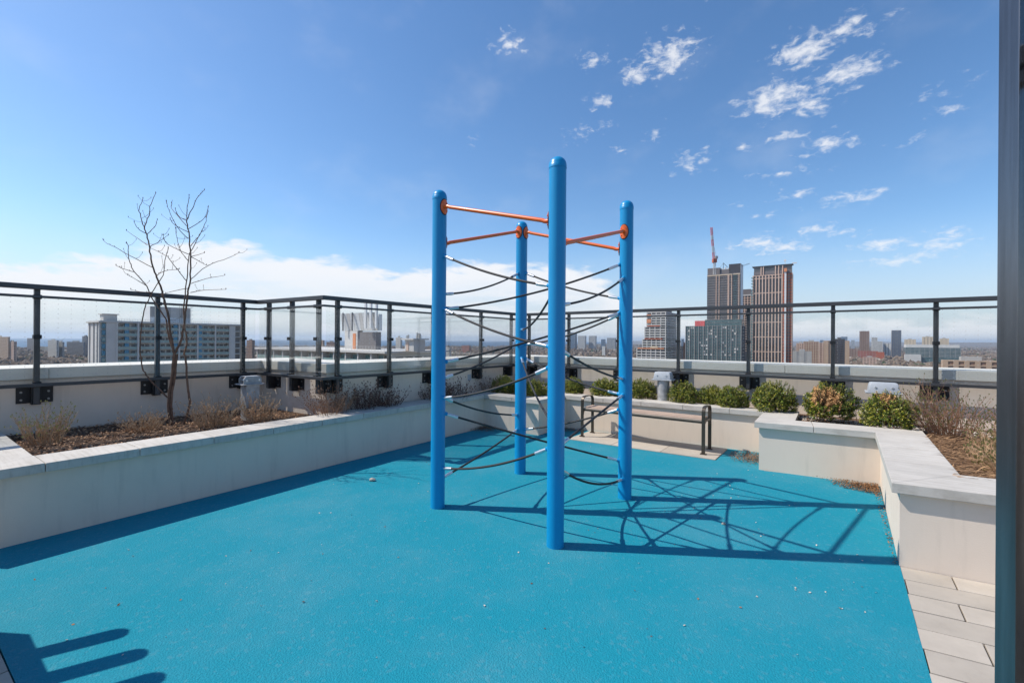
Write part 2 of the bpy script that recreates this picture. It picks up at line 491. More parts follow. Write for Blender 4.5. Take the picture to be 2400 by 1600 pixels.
# pavers beside the near planter and at the lower left, laid in running bond
def paved(name, origin, du, dv, rows, cols, ph, clip, ground):
    g = thing(name, None, None, (0, 0, 0)); g['kind'] = 'structure'
    base = MB().prism(ground, -0.0285, -0.012).build('bedding', M['joint'], g)
    L, Wd = 0.60, 0.30
    me = MB().box((0, 0, -0.012), (L-0.008, Wd-0.008, 0.032)).mesh('paver', M['paver'], bevel=0.003)
    for r in range(rows):
        for c in range(cols):
            a = origin + du * ((c + ph[r % len(ph)]) * L) + dv * (r * Wd)
            if not clip(a): continue
            link_mesh('paver', me, g, (a.x, a.y, random.uniform(-0.0015, 0.0015)), atan2(du.y, du.x))
    return g
# cut the row ends along the rubber edge: half stones are built to the line
def paved_cut(name, p0, du, dv, edge_a, edge_b, rows, length, starts, ground, side=1):
    """rows run along du from the edge line a-b; dv steps from row to row"""
    g = thing(name, None, None, (0, 0, 0)); g['kind'] = 'structure'
    MB().prism(ground, -0.0285, -0.014).build('bedding', M['joint'], g)
    Wd, L, gap = 0.20, 0.42, 0.009
    e = (edge_b - edge_a).normalized()
    for r in range(rows):
        q0 = p0 + dv * (r * Wd + gap/2); q1 = p0 + dv * ((r+1) * Wd - gap/2)
        s0 = meet(q0, du, edge_a, e); s1 = meet(q1, du, edge_a, e)
        d0 = (s0-q0).dot(du); d1 = (s1-q1).dot(du)
        lo = max(d0, d1)
        x = lo + starts[r % len(starts)] * L
        cuts = []
        while x < length + lo:
            cuts.append(x); x += L
        prev = None
        for i, cx in enumerate(cuts):
            a0 = d0 + 0.004 if prev is None else prev + gap/2
            a1 = d1 + 0.004 if prev is None else prev + gap/2
            z = -0.002 + random.uniform(-0.0015, 0.0015)
            MB().prism([q1 + du*a1, q1 + du*(cx-gap/2), q0 + du*(cx-gap/2), q0 + du*a0][::side], z-0.03, z).build('paver', M['paver'], g, bevel=0.003)
            prev = cx
    return g
dN = Vector((0.882, -0.472)); eA, eB = Vector((2.621, 3.002)), Vector((1.857, 1.967))
paved_cut('pavement', Vector((2.621, 3.002)), dN, (eB-eA).normalized(), eA, eB, 11, 1.35, [0.62, 0.02, 0.55, 1.0],
          [(2.64, 3.0), (4.4, 2.1), (2.9, -0.4), (0.75, -0.1), (1.13, 0.97)][::-1])
eC, eD = Vector((-2.458, 2.147)), Vector((-2.14, 1.931))
paved_cut('pavement', Vector((-3.9, 3.15)), -U, V, eC, eD, 14, 1.0, [0.5, 0.9, 0.2],
          [(-3.75, 3.0), (-1.2, 1.292), (-2.0, 0.3), (-4.6, 1.9)][::-1], side=-1)

# bench pad of pale flags
pad = thing('bench_pad', None, None, (0, 0, 0)); pad['kind'] = 'structure'
pa, pb, pc, pd = Vector((0.86, 6.775)), Vector((2.585, 5.635)), Vector((3.02, 6.215)), Vector((1.30, 7.38))
MB().prism([pa, pb, pc, pd], -0.02, 0.002).build('bedding', M['joint'], pad)
for i in range(3):
    for j in range(2):
        def bil(s, t): return (pa*(1-s) + pb*s)*(1-t) + (pd*(1-s) + pc*s)*t
        s0, s1 = i/3 + 0.0014, (i+1)/3 - 0.0014
        t0, t1 = (0.0, 0.5) if j == 0 else (0.5, 1.0)
        MB().prism([bil(s0, t0+0.004), bil(s1, t0+0.004), bil(s1, t1-0.004), bil(s0, t1-0.004)], -0.015, 0.010 + 0.0015*random.random()).build('flagstone', M['paver'], pad, bevel=0.003)

# planters: rendered wall with coping stones
WALLQ = quads(PL, [0]*9, [0.2]*9)
COPQ = quads(PL, [-0.045]*9, CW)
def planter(label, segs, joints):
    c = WALLQ[segs[0]][0]
    g = thing('planter_wall', label, 'planter', (c.x, c.y, 0), 'rendered planter walls round the play surface')
    for s in segs:
        MB().prism(WALLQ[s], -0.025, TOP-0.068).build('wall', M['stucco'], g)
        a, b, cc, d = COPQ[s]
        js = joints[s]
        cuts = [0] + js + [1]
        ln = (b-a).length
        for i in range(len(cuts)-1):
            t0 = cuts[i] + (0.0022/ln if i else 0); t1 = cuts[i+1] - (0.0022/ln if i < len(cuts)-2 else 0)
            if i == 0: t0 += 0.0005
            # joints square to the front edge
            f0, f1 = a.lerp(b, t0), a.lerp(b, t1)
            tdir = (b-a).normalized()
            def back(fp, t, end):
                if end: return d.lerp(cc, t)
                nrm = Vector((-tdir.y, tdir.x))
                return fp + nrm * ((d-a).dot(nrm))
            b0 = back(f0, t0, i == 0); b1 = back(f1, t1, i == len(cuts)-2)
            dz = random.uniform(-0.0015, 0.0015)
            MB().prism([f0, f1, b1, b0], TOP-0.068, TOP+dz).build('coping_stone', M['coping'], g, bevel=0.004)
    return g
def ev(first, step, ln):
    out = []
    x = first
    while x < ln - 0.25:
        out.append(x/ln); x += step
    return out
LEN = [(COPQ[i][1]-COPQ[i][0]).length for i in range(9)]
planter('long planter wall in shade with pale coping, under the bare sapling', [0, 1], {0: ev(0.42, 0.6, LEN[0]), 1: ev(0.475, 0.56, LEN[1])})
planter('short jutting corner of planter wall behind the rear blue posts', [2, 3], {2: ev(0.58, 0.6, LEN[2]), 3: []})
planter('sunlit planter wall directly behind the bronze bench', [4], {4: ev(0.70, 0.62, LEN[4])})
planter('boxy planter wall stepping forward under the tan-patched boxwood', [5, 6], {5: [], 6: ev(0.58, 0.6, LEN[6])})
planter('nearest planter wall with broad coping beside the pavers', [7, 8], {7: ev(0.72, 0.6, LEN[7]), 8: ev(0.9, 0.9, LEN[8])})

# parapet wall with deep pale cap
PQ = quads(RAIL, [0.15]*4, [0.85]*4)
CQ = quads(RAIL, [0.13]*4, [0.92]*4)
plabels = ['long parapet wall with pale cap behind the bare sapling', 'short parapet return at the railing jog near the left anchor post',
           'parapet wall with pale cap running behind the left blue post', 'sunlit parapet wall with pale cap behind the boxwoods']
for s in range(4):
    c = PQ[s][0]
    g = thing('parapet_wall', plabels[s], 'parapet', (c.x, c.y, 0), 'parapet walls round the roof')
    MB().prism(PQ[s], -1.0, 1.055).build('wall', M['stucco'], g)
    a, b, cc, d = CQ[s]
    ln = (b-a).length
    n = max(1, round(ln/2.4))
    for i in range(n):
        t0 = i/n + (0.003/ln if i else 0.0002); t1 = (i+1)/n - (0.003/ln if i < n-1 else 0.0002)
        MB().prism([a.lerp(b, t0), a.lerp(b, t1), d.lerp(cc, t1), d.lerp(cc, t0)], 1.055, 1.176).build('cap_section', M['flashing'], g, bevel=0.006)

# planting beds
inner = mitre(PL, [0.15]*9)
outer_rail = mitre(RAIL, [0.16]*4)
def bed(name, poly, z):
    o = MB().prism(poly, z-0.2, z).build(name, M['soil'])
    o['kind'] = 'structure'
    return o
SOIL = 0.49
bed('planting_bed', [inner[0], inner[1], inner[2], inner[3], inner[4], inner[5], inner[6], inner[7], inner[8], inner[9],
    outer_rail[4], outer_rail[3], outer_rail[2], outer_rail[1], outer_rail[0]], SOIL)

# ------------------------------------------------------------------ glass railing
HT, HB = 2.04, 0.985
rail_top = quads(RAIL, [-0.032]*4, [0.032]*4)
rail_mid = quads(RAIL, [-0.014]*4, [0.014]*4)
rail_bot = quads(RAIL, [-0.022]*4, [0.030]*4)
post_me = MB().box((0, 0, 0), (0.046, 0.052, HT-0.05-0.80)).mesh('post', M['rail'], bevel=0.004)
clamp_me = MB().box((0, 0, 0), (0.062, 0.075, 0.042)).mesh('clamp', M['bracket'], bevel=0.004)
plate_me = MB().box((0, 0, 0), (0.27, 0.014, 0.165)).mesh('bracket', M['bracket'], bevel=0.003)
shoe_me = MB().box((0, 0, 0), (0.072, 0.085, 0.175)).mesh('shoe', M['bracket'], bevel=0.003)
bolt_me = MB().tube([(0, 0.0, 0), (0, -0.012, 0)], 0.011, 6).mesh('bolt', M['bolt'])
rlabels = ['long glass railing with black rails behind the bare sapling', 'short glass railing return with three posts at the jog',
           'glass railing with grey rails running behind the left blue post', 'glass railing with dotted panes in front of the city towers']
def bear(px): return (px-1200)/1044.0
POSTS = [[-330, 88, 372, 573], [622, 676, 738], [796, 918, 1020, 1132, 1203], [1237, 1330, 1447, 1588, 1753, 1952, 2195, 2480]]
for s in range(4):
    p, q = Vector(RAIL[s]), Vector(RAIL[s+1])
    t = (q-p).normalized(); ln = (q-p).length
    nrm = Vector((-t.y, t.x)); ang = atan2(t.y, t.x)
    g = thing('glass_railing', rlabels[s], 'railing', (p.x, p.y, 0), 'glass railings round the roof')
    MB().prism(rail_top[s], HT-0.052, HT).build('top_rail', M['rail'], g, bevel=0.006)
    MB().prism(rail_mid[s], HT-0.138, HT-0.112).build('mid_rail', M['rail'], g, bevel=0.004)
    MB().prism(rail_bot[s], HB, HB+0.036).build('bottom_rail', M['rail'], g, bevel=0.003)
    ds = []
    for px in POSTS[s]:
        m = bear(px)
        ds.append((m*p.y - p.x) / (t.x - m*t.y))
    for d in ds:
        c = t*d + nrm*0.052
        po = link_mesh('post', post_me, g, (c.x, c.y, (HT-0.046+0.804)/2), ang)
        zc = (HT-0.046+0.804)/2
        for z in (HT-0.126, 1.50, HB+0.03):
            link_mesh('clamp', clamp_me, po, (0, -0.02, z-zc))
        link_mesh('bracket', plate_me, po, (0, 0.090, 0.892-zc))
        link_mesh('shoe', shoe_me, po, (0, 0.036, 0.885-zc))
        for bx in (-0.10, 0.10):
            for bz in (0.845, 0.925):
                link_mesh('bolt', bolt_me, po, (bx, 0.084, bz-zc))
    cuts = [0.03] + [d for d in ds if 0.05 < d < ln-0.05] + [ln-0.03]
    for a, b in zip(cuts[:-1], cuts[1:]):
        if b-a < 0.05: continue
        me = MB().box(((b-a)/2, 0, 0.44), (b-a-0.012, 0.010, HT-0.14-HB-0.034)).mesh('glass_pane', M['glass'])
        c = t*(a)
        link_mesh('glass_pane', me, g, (c.x, c.y, HB+0.036), ang)

# ------------------------------------------------------------------ window wall at the right edge
g = thing('glazed_door_frame', 'brushed grey metal door jamb with dark seals at the right edge', 'door frame', (1.315, 1.2, 0), rotz=0)
a0 = Vector((1.317, 1.2)); wd = -U
def wbox(m, x0, x1, y0, y1, z0, z1, name, mm):                      # x away from the opening (V), y along the wall towards the viewer (-U)
    q = [Vector((1.317, 1.2)) + V*x + wd*y for x, y in ((x0, y0), (x0, y1), (x1, y1), (x1, y0))]
    return q
jb = MB().box((1.337, 1.185, 1.6), (0.0415, 0.05, 3.3)).build('jamb', M['frame_alu'], g, bevel=0.002)
MB().box((1.3645, 1.189, 1.6), (0.013, 0.05, 3.28)).build('seal', M['dark'], g)
MB().box((1.3735, 1.176, 1.6), (0.005, 0.05, 3.3)).build('bead', M['frame_alu'], g)
MB().box((1.386, 1.192, 1.6), (0.02, 0.05, 3.28)).build('inner_seal', M['dark'], g)
q0 = Vector((1.372, 1.18))
def along(x0, x1, y0, y1):
    return [q0 + V*x + wd*y for x, y in ((x0, y0), (x0, y1), (x1, y1), (x1, y0))]
MB().prism(along(-0.012, 0.05, 0.03, 1.5), 2.235, 2.285).build('transom', M['frame_alu'], g, bevel=0.002)
MB().prism(along(-0.002, 0.05, 0.03, 1.5), 2.190, 2.225).build('transom', M['frame_alu'], g, bevel=0.002)
MB().prism(along(0.012, 0.024, 0.03, 1.5), 0.05, 2.19).build('glass_pane', M['clear'], g)
MB().prism(along(0.012, 0.024, 0.03, 1.5), 2.286, 3.2).build('glass_pane', M['clear'], g)
MB().prism(along(-0.012, 0.05, 1.5, 1.56), -0.02, 3.25).build('jamb', M['frame_alu'], g)
MB().prism(along(-0.02, 0.06, 0.0, 1.5), -0.025, 0.045).build('sill', M['frame_alu'], g)

# ------------------------------------------------------------------ climbing frame
CPOS = {'F': Vector((0.326, 3.261)), 'L': Vector((-0.659, 4.003)), 'R': Vector((1.089, 4.265)), 'B': Vector((0.102, 5.038))}
PR = 0.0635
cf = thing('climbing_frame', 'blue four-post climbing frame with orange bars and black net ropes', 'climbing frame', (0.215, 4.14, 0))
for k, p in CPOS.items():
    po = MB().lathe((p.x, p.y, 0), [(PR, -0.02), (PR, 2.775)], 40).build('post', M['blue'], cf, smooth=True)
    prof = [(PR+0.0022, 2.755), (PR+0.0022, 2.778)] + [(PR*cos(a)+0.001, 2.780 + 0.062*sin(a)) for a in [i*pi/2/8 for i in range(0, 8)]] + [(0.004, 2.8425)]
    MB().lathe((p.x, p.y, 0), prof, 40).build('cap', M['blue'], po, smooth=True)

def saddle(m, c, ang, z, rad, r):
    """disc wrapped round a post of radius r"""
    b = len(m.v); n = 20
    rings = [0.0, 0.5*rad, 0.85*rad, rad]
    m.v.append((c.x + r*cos(ang), c.y + r*sin(ang), z))
    for ri in rings[1:]:
        for k in range(n):
            f = 2*pi*k/n
            th = ang + 0.66*ri*cos(f)/r
            m.v.append((c.x + r*cos(th), c.y + r*sin(th), z + ri*sin(f)))
    for k in range(n):
        th = ang + 0.66*rad*cos(2*pi*k/n)/r
        m.v.append((c.x + (PR-0.002)*cos(th), c.y + (PR-0.002)*sin(th), z + rad*sin(2*pi*k/n)))
    for k in range(n):
        k2 = (k+1) % n
        m.f.append((b, b+1+k, b+1+k2))
        for j in range(3):
            m.f.append((b+1+j*n+k, b+1+(j+1)*n+k, b+1+(j+1)*n+k2, b+1+j*n+k2))
    return m

for A, za, B_, zb in (('L', 2.68, 'F', 2.386), ('B', 2.71, 'L', 2.382), ('B', 2.705, 'R', 2.389), ('R', 2.533, 'F', 2.224)):
    pa_, pb_ = CPOS[A], CPOS[B_]
    d = (pb_-pa_); ln = d.length; d.normalize()
    P3 = lambda s, z: Vector((pa_.x + d.x*s, pa_.y + d.y*s, z))
    pts = [P3(PR-0.004, za), P3(PR+0.035, za), P3(PR+0.050, za-0.004), P3(PR+0.066, za-0.013)]
    pts += [P3(PR+0.066 + (ln-2*PR-0.132)*i/6, za-0.013 + (zb-za+0.026)*i/6) for i in range(1, 6)]
    pts += [P3(ln-PR-0.066, zb+0.013), P3(ln-PR-0.050, zb+0.004), P3(ln-PR-0.035, zb), P3(ln-PR+0.004, zb)]
    bar = MB().tube(pts, 0.0165, 14).build('bar', M['orange'], cf, smooth=True)
    for c, z, an in ((pa_, za, atan2(d.y, d.x)), (pb_, zb, atan2(-d.y, -d.x))):
        saddle(MB(), c, an, z, 0.0735, PR+0.003).build('gasket', M['rubber'], bar, smooth=True)
        saddle(MB(), c, an, z, 0.066, PR+0.009).build('flange', M['orange'], bar, smooth=True)
        mb = MB()
        for f in (0.8, 2.36, 3.93, 5.5):
            th = an + 0.66*0.047*cos(f)/PR
            o = Vector((c.x + (PR+0.008)*cos(th), c.y + (PR+0.008)*sin(th), z + 0.047*sin(f)))
            e = Vector((c.x + (PR+0.014)*cos(th), c.y + (PR+0.014)*sin(th), z + 0.047*sin(f)))
            mb.tube([o, e], 0.006, 6)
        mb.build('flange_bolts', M['orange'], bar)['kind'] = 'stuff'

ROPES = [('L', 2.247, 'F', 1.905, .035), ('L', 1.776, 'R', 2.23, .06), ('F', 1.892, 'B', 1.617, .07), ('L', 1.776, 'F', 1.455, .035),
         ('L', 1.3, 'R', 1.769, .03), ('B', 1.453, 'R', 1.76, .05), ('L', 1.151, 'B', 1.457, .03), ('L', 0.982, 'F', 1.302, .045),
         ('L', 0.978, 'B', 0.665, .045), ('L', 0.836, 'R', 0.359, .01), ('B', 0.501, 'L', 0.246, .02), ('L', 0.357, 'F', 0.702, .055),
         ('B', 1.298, 'F', 0.868, .07), ('B', 1.298, 'R', 0.988, .04), ('F', 1.431, 'R', 1.14, .03), ('F', 0.722, 'R', 0.989, .0),
         ('B', 0.502, 'R', 0.841, .03), ('F', 0.544, 'R', 0.192, .075), ('B', 2.254, 'R', 1.912, .035), ('F', 1.765, 'R', 2.096, .05), ('L', 1.914, 'B', 2.248, .05)]
for A, za, B_, zb, sg in ROPES:
    pa_, pb_ = CPOS[A], CPOS[B_]
    d = (pb_-pa_); ln = d.length; d.normalize()
    n = 22
    x0, x1 = PR-0.003, ln-PR+0.003
    def at(f):
        s = x0 + (x1-x0)*f
        return Vector((pa_.x + d.x*s, pa_.y + d.y*s, za + (zb-za)*f - 4*sg*f*(1-f)))
    L3 = (at(1)-at(0)).length
    rp = MB().tube([at(i/n) for i in range(n+1)], 0.0095, 8).build('rope', M['rope'], cf, smooth=True)
    for e in (0, 1):
        g0 = lambda s: at(s/L3 if e == 0 else 1-s/L3)
        MB().tube([g0(0.022), g0(0.07), g0(0.122)], [0.0125, 0.0148, 0.0140], 12).build('ferrule', M['alu'], rp, smooth=True)
        c = g0(0.0); h = g0(0.03)
        MB().tube([c, c.lerp(h, 0.6), h], [0.020, 0.017, 0.009], 10).build('eye_bolt', M['blue'], rp, smooth=True)

# ------------------------------------------------------------------ bench
b0 = Vector((1.083, 6.94)); bdir = Vector((2.551-1.083, 5.87-6.94)).normalized(); bnor = Vector((-bdir.y, bdir.x))
BL = 1.82
bench = thing('park_bench', 'backless bronze bench with tan slats standing on the pale pad', 'bench', (b0.x, b0.y, 0.011))
def bp(a, d, z): 
    v = b0 + bdir*a + bnor*d
    return Vector((v.x, v.y, z+0.011))
def strap(path, a0, a1, th):
    """flat bar swept along path of (depth, z), from a0 to a1 along the bench"""
    m = MB(); n = len(path)
    pp = [Vector(p) for p in path]
    off = []
    for i in range(n):
        t = (pp[min(i+1, n-1)] - pp[max(i-1, 0)]).normalized()
        off.append(Vector((-t.y, t.x)) * th/2)
    for i in range(n):
        o, p_ = off[i], pp[i]
        for a, sgn in ((a0, -1), (a1, -1), (a1, 1), (a0, 1)):
            m.v.append(tuple(bp(a, p_.x + o.x*sgn, p_.y + o.y*sgn)))
    for i in range(n-1):
        for k in range(4):
            k2 = (k+1) % 4
            m.f.append((i*4+k, i*4+k2, (i+1)*4+k2, (i+1)*4+k))
    m.f.append((3, 2, 1, 0)); m.f.append(tuple((n-1)*4+k for k in range(4)))
    return m
loop = [(0.0, 0.0), (0.0, 0.30), (0.002, 0.52)] + [(0.075-0.075*cos(a), 0.545+0.072*sin(a)) for a in [i*pi/2/6 for i in range(1, 7)]] + [(0.16, 0.620), (0.25, 0.614)] + \
       [(0.285+0.075*sin(a), 0.535+0.075*cos(a)) for a in [i*pi/2/6 for i in range(1, 7)]] + [(0.36, 0.42), (0.36, 0.2), (0.362, 0.0)]
for a in (0.0, BL-0.045):
    fr = strap(loop, a, a+0.045, 0.016).build('arm_frame', M['bronze'], bench, bevel=0.002)
    strap([(0.008, 0.40), (0.05, 0.425), (0.31, 0.425), (0.352, 0.40)], a+0.006, a+0.039, 0.018).build('seat_support', M['bronze'], fr)
    strap([(0.01, 0.33), (0.04, 0.40), (0.10, 0.43)], a+0.008, a+0.037, 0.02).build('gusset', M['bronze'], fr)
    strap([(0.26, 0.43), (0.32, 0.40), (0.352, 0.33)], a+0.008, a+0.037, 0.02).build('gusset', M['bronze'], fr)
    for d in (0.0, 0.362):
        q = bp(a+0.0225, d, 0.006)
        MB().box(q, (0.075, 0.05, 0.012), atan2(bdir.y, bdir.x)).build('foot', M['bronze'], fr, bevel=0.002)
for i in range(6):
    dd = 0.012 + i*0.0575
    z = 0.446 + (0.004 if 0 < i < 5 else -0.004)
    q = [bp(0.046, dd, z), bp(BL-0.046, dd, z), bp(BL-0.046, dd+0.052, z), bp(0.046, dd+0.052, z)]
    MB().hexa([(v.x, v.y, v.z-0.013) for v in q] + [(v.x, v.y, v.z+0.013) for v in q]).build('slat', M['wood'], bench, bevel=0.003)
for dd in (0.012, 0.345):
    q = [bp(0.046, dd, 0.415), bp(BL-0.046, dd, 0.415), bp(BL-0.046, dd+0.012, 0.415), bp(0.046, dd+0.012, 0.415)]
    MB().hexa([(v.x, v.y, v.z-0.014) for v in q] + [(v.x, v.y, v.z+0.014) for v in q]).build('seat_rail', M['bronze'], bench)

# slatted lounger standing just outside the picture; its raised back throws the finger shadows
ch = thing('sun_lounger', 'slatted lounger beyond the left edge, casting finger-like shadows', 'lounger', (-2.9, 1.9, 0))
tips = [Vector((-2.965, 2.374)), Vector((-2.745, 2.225)), Vector((-2.545, 2.075))]
for p in tips:
    a = p - U*0.42
    top3 = Vector((p.x, p.y, 1.2)); bot3 = Vector((a.x, a.y, 0.86))
    ax = (top3-bot3)
    outl = [(-0.053, 0.0), (0.053, 0.0), (0.053, 0.88)] + [(0.053*cos(t_), 0.88 + 0.10*sin(t_)) for t_ in [i*pi/6 for i in range(1, 6)]] + [(-0.053, 0.88)]
    m = MB()
    nrm3 = ax.cross(Vector((V.x, V.y, 0))).normalized()*0.012
    lo = [bot3 + Vector((V.x, V.y, 0))*x + ax*y for x, y in outl]
    n = len(lo)
    m.v += [tuple(v-nrm3) for v in lo] + [tuple(v+nrm3) for v in lo]
    m.f.append(tuple(range(n))); m.f.append(tuple(reversed(range(n, 2*n))))
    for i in range(n): m.f.append((i, (i+1) % n, n+(i+1) % n, n+i))
    m.build('slat', M['cedar'], ch)
e0 = tips[0] - U*0.254 - V*0.24; e1 = tips[2] - U*0.254 + V*0.42
m = MB(); o = U*0.02
m.hexa([(e0.x-o.x, e0.y-o.y, 0.36), (e1.x-o.x, e1.y-o.y, 0.36), (e1.x+o.x, e1.y+o.y, 0.36), (e0.x+o.x, e0.y+o.y, 0.36),
        (e0.x-o.x, e0.y-o.y, 1.02), (e1.x-o.x, e1.y-o.y, 1.02), (e1.x+o.x, e1.y+o.y, 1.02), (e0.x+o.x, e0.y+o.y, 1.02)])
m.build('back_board', M['cedar'], ch)
f0, f1 = e0 - U*0.7, e1 - U*0.7
m = MB().prism([e0, f0, f1, e1], 0.36, 0.40); m.build('seat', M['cedar'], ch)
for p in (e0, e1, f0, f1):
    MB().box((p.x, p.y, 0.165), (0.06, 0.06, 0.39), UA).build('leg', M['cedar'], ch)

# ------------------------------------------------------------------ roof anchors and outlet
def anchor_square(label, x, y, ang):
    g = thing('roof_anchor', label, 'anchor post', (x, y, SOIL), 'anchor posts in the planting beds', ang)
    def lm(name, mb, mm, parent=None, bevel=0.003): return link_mesh(name, mb.mesh(name, mm, None, False, bevel), parent or g)
    lm('post', MB().box((0, 0, 0.21), (0.155, 0.155, 0.46)), M['galv'])
    c = lm('cap', MB().box((0, 0, 0.446), (0.265, 0.205, 0.012)), M['galv'])
    for yy in (-0.062, 0.062):
        m = MB(); pr = [(-0.105, 0), (0.105, 0), (0.105, 0.06), (0.08, 0.09), (-0.08, 0.09), (-0.105, 0.06)]
        b = len(m.v)
        m.v += [(a, yy-0.005, 0.453+h) for a, h in pr] + [(a, yy+0.005, 0.453+h) for a, h in pr]
        m.f += [tuple(range(6)), tuple(reversed(range(6, 12)))] + [(i, (i+1) % 6, 6+(i+1) % 6, 6+i) for i in range(6)]
        lm('cheek_plate', m, M['galv'], c, 0)
    lm('top_plate', MB().box((0, 0, 0.5415), (0.16, 0.134, 0.008)), M['galv'], c)
    for xx in (-0.072, 0.072):
        lm('bolt', MB().tube([(xx, -0.08, 0.497), (xx, 0.08, 0.497)], 0.012, 8), M['alu'], c, 0)
    return g
anchor_square('square galvanised anchor post among dry twigs by the railing jog', -3.24, 5.52, UA)
def anchor_round(label, x, y, ang, sc=1.0):
    g = thing('roof_anchor', label, 'anchor post', (x, y, SOIL), 'anchor posts in the planting beds', ang)
    def lm(name, mb, mm, parent=None, bevel=0.0, smooth=False): return link_mesh(name, mb.mesh(name, mm, None, smooth, bevel), parent or g)
    lm('post', MB().lathe((0, 0, 0), [(0.082*sc, -0.02), (0.092*sc, 0.40)], 24), M['galv'], smooth=True)
    c = lm('cap', MB().box((0, 0, 0.405), (0.31*sc, 0.23*sc, 0.018)), M['pvc'], bevel=0.006)
    m = MB()
    a, b_, h = 0.138*sc, 0.10*sc, 0.115
    m.hexa([(-a, -b_, 0.412), (a, -b_, 0.412), (a, b_, 0.412), (-a, b_, 0.412), (-a*.86, -b_*.8, 0.412+h), (a*.86, -b_*.8, 0.412+h), (a*.86, b_*.8, 0.412+h), (-a*.86, b_*.8, 0.412+h)])
    lm('hood', m, M['pvc'], c, 0.022, True)
    for xx in (-0.07*sc, 0.07*sc):
        lm('bolt', MB().tube([(xx, -0.098*sc, 0.47), (xx, -0.088*sc, 0.47)], 0.012, 8), M['alu'], c)
    return g
VA = atan2(V.y, V.x)
anchor_round('round anchor post with grey hood between boxwoods behind the bench', 2.40, 7.05, VA)
anchor_round('anchor post whose grey hood rises behind the second tan-flecked boxwood', 4.52, 5.42, VA, 1.12)
ob = thing('outlet_box', 'small grey weatherproof outlet box on the shaded parapet', 'outlet box', (-0.735, 7.93, 0.82), None, atan2(3.45, 2.54))
for nm, mb, mm in (('cover', MB().box((0, 0.075, 0), (0.13, 0.06, 0.17)), M['outlet']), ('lid', MB().box((0.01, 0.04, 0.01), (0.085, 0.02, 0.11)), M['pvc']),
                   ('conduit', MB().tube([(0, 0.085, -0.08), (0, 0.09, -0.2), (0.01, 0.09, -0.34)], 0.014, 8), M['dark'])):
    link_mesh(nm, mb.mesh(nm, mm, None, False, 0.006 if nm != 'conduit' else 0), ob)

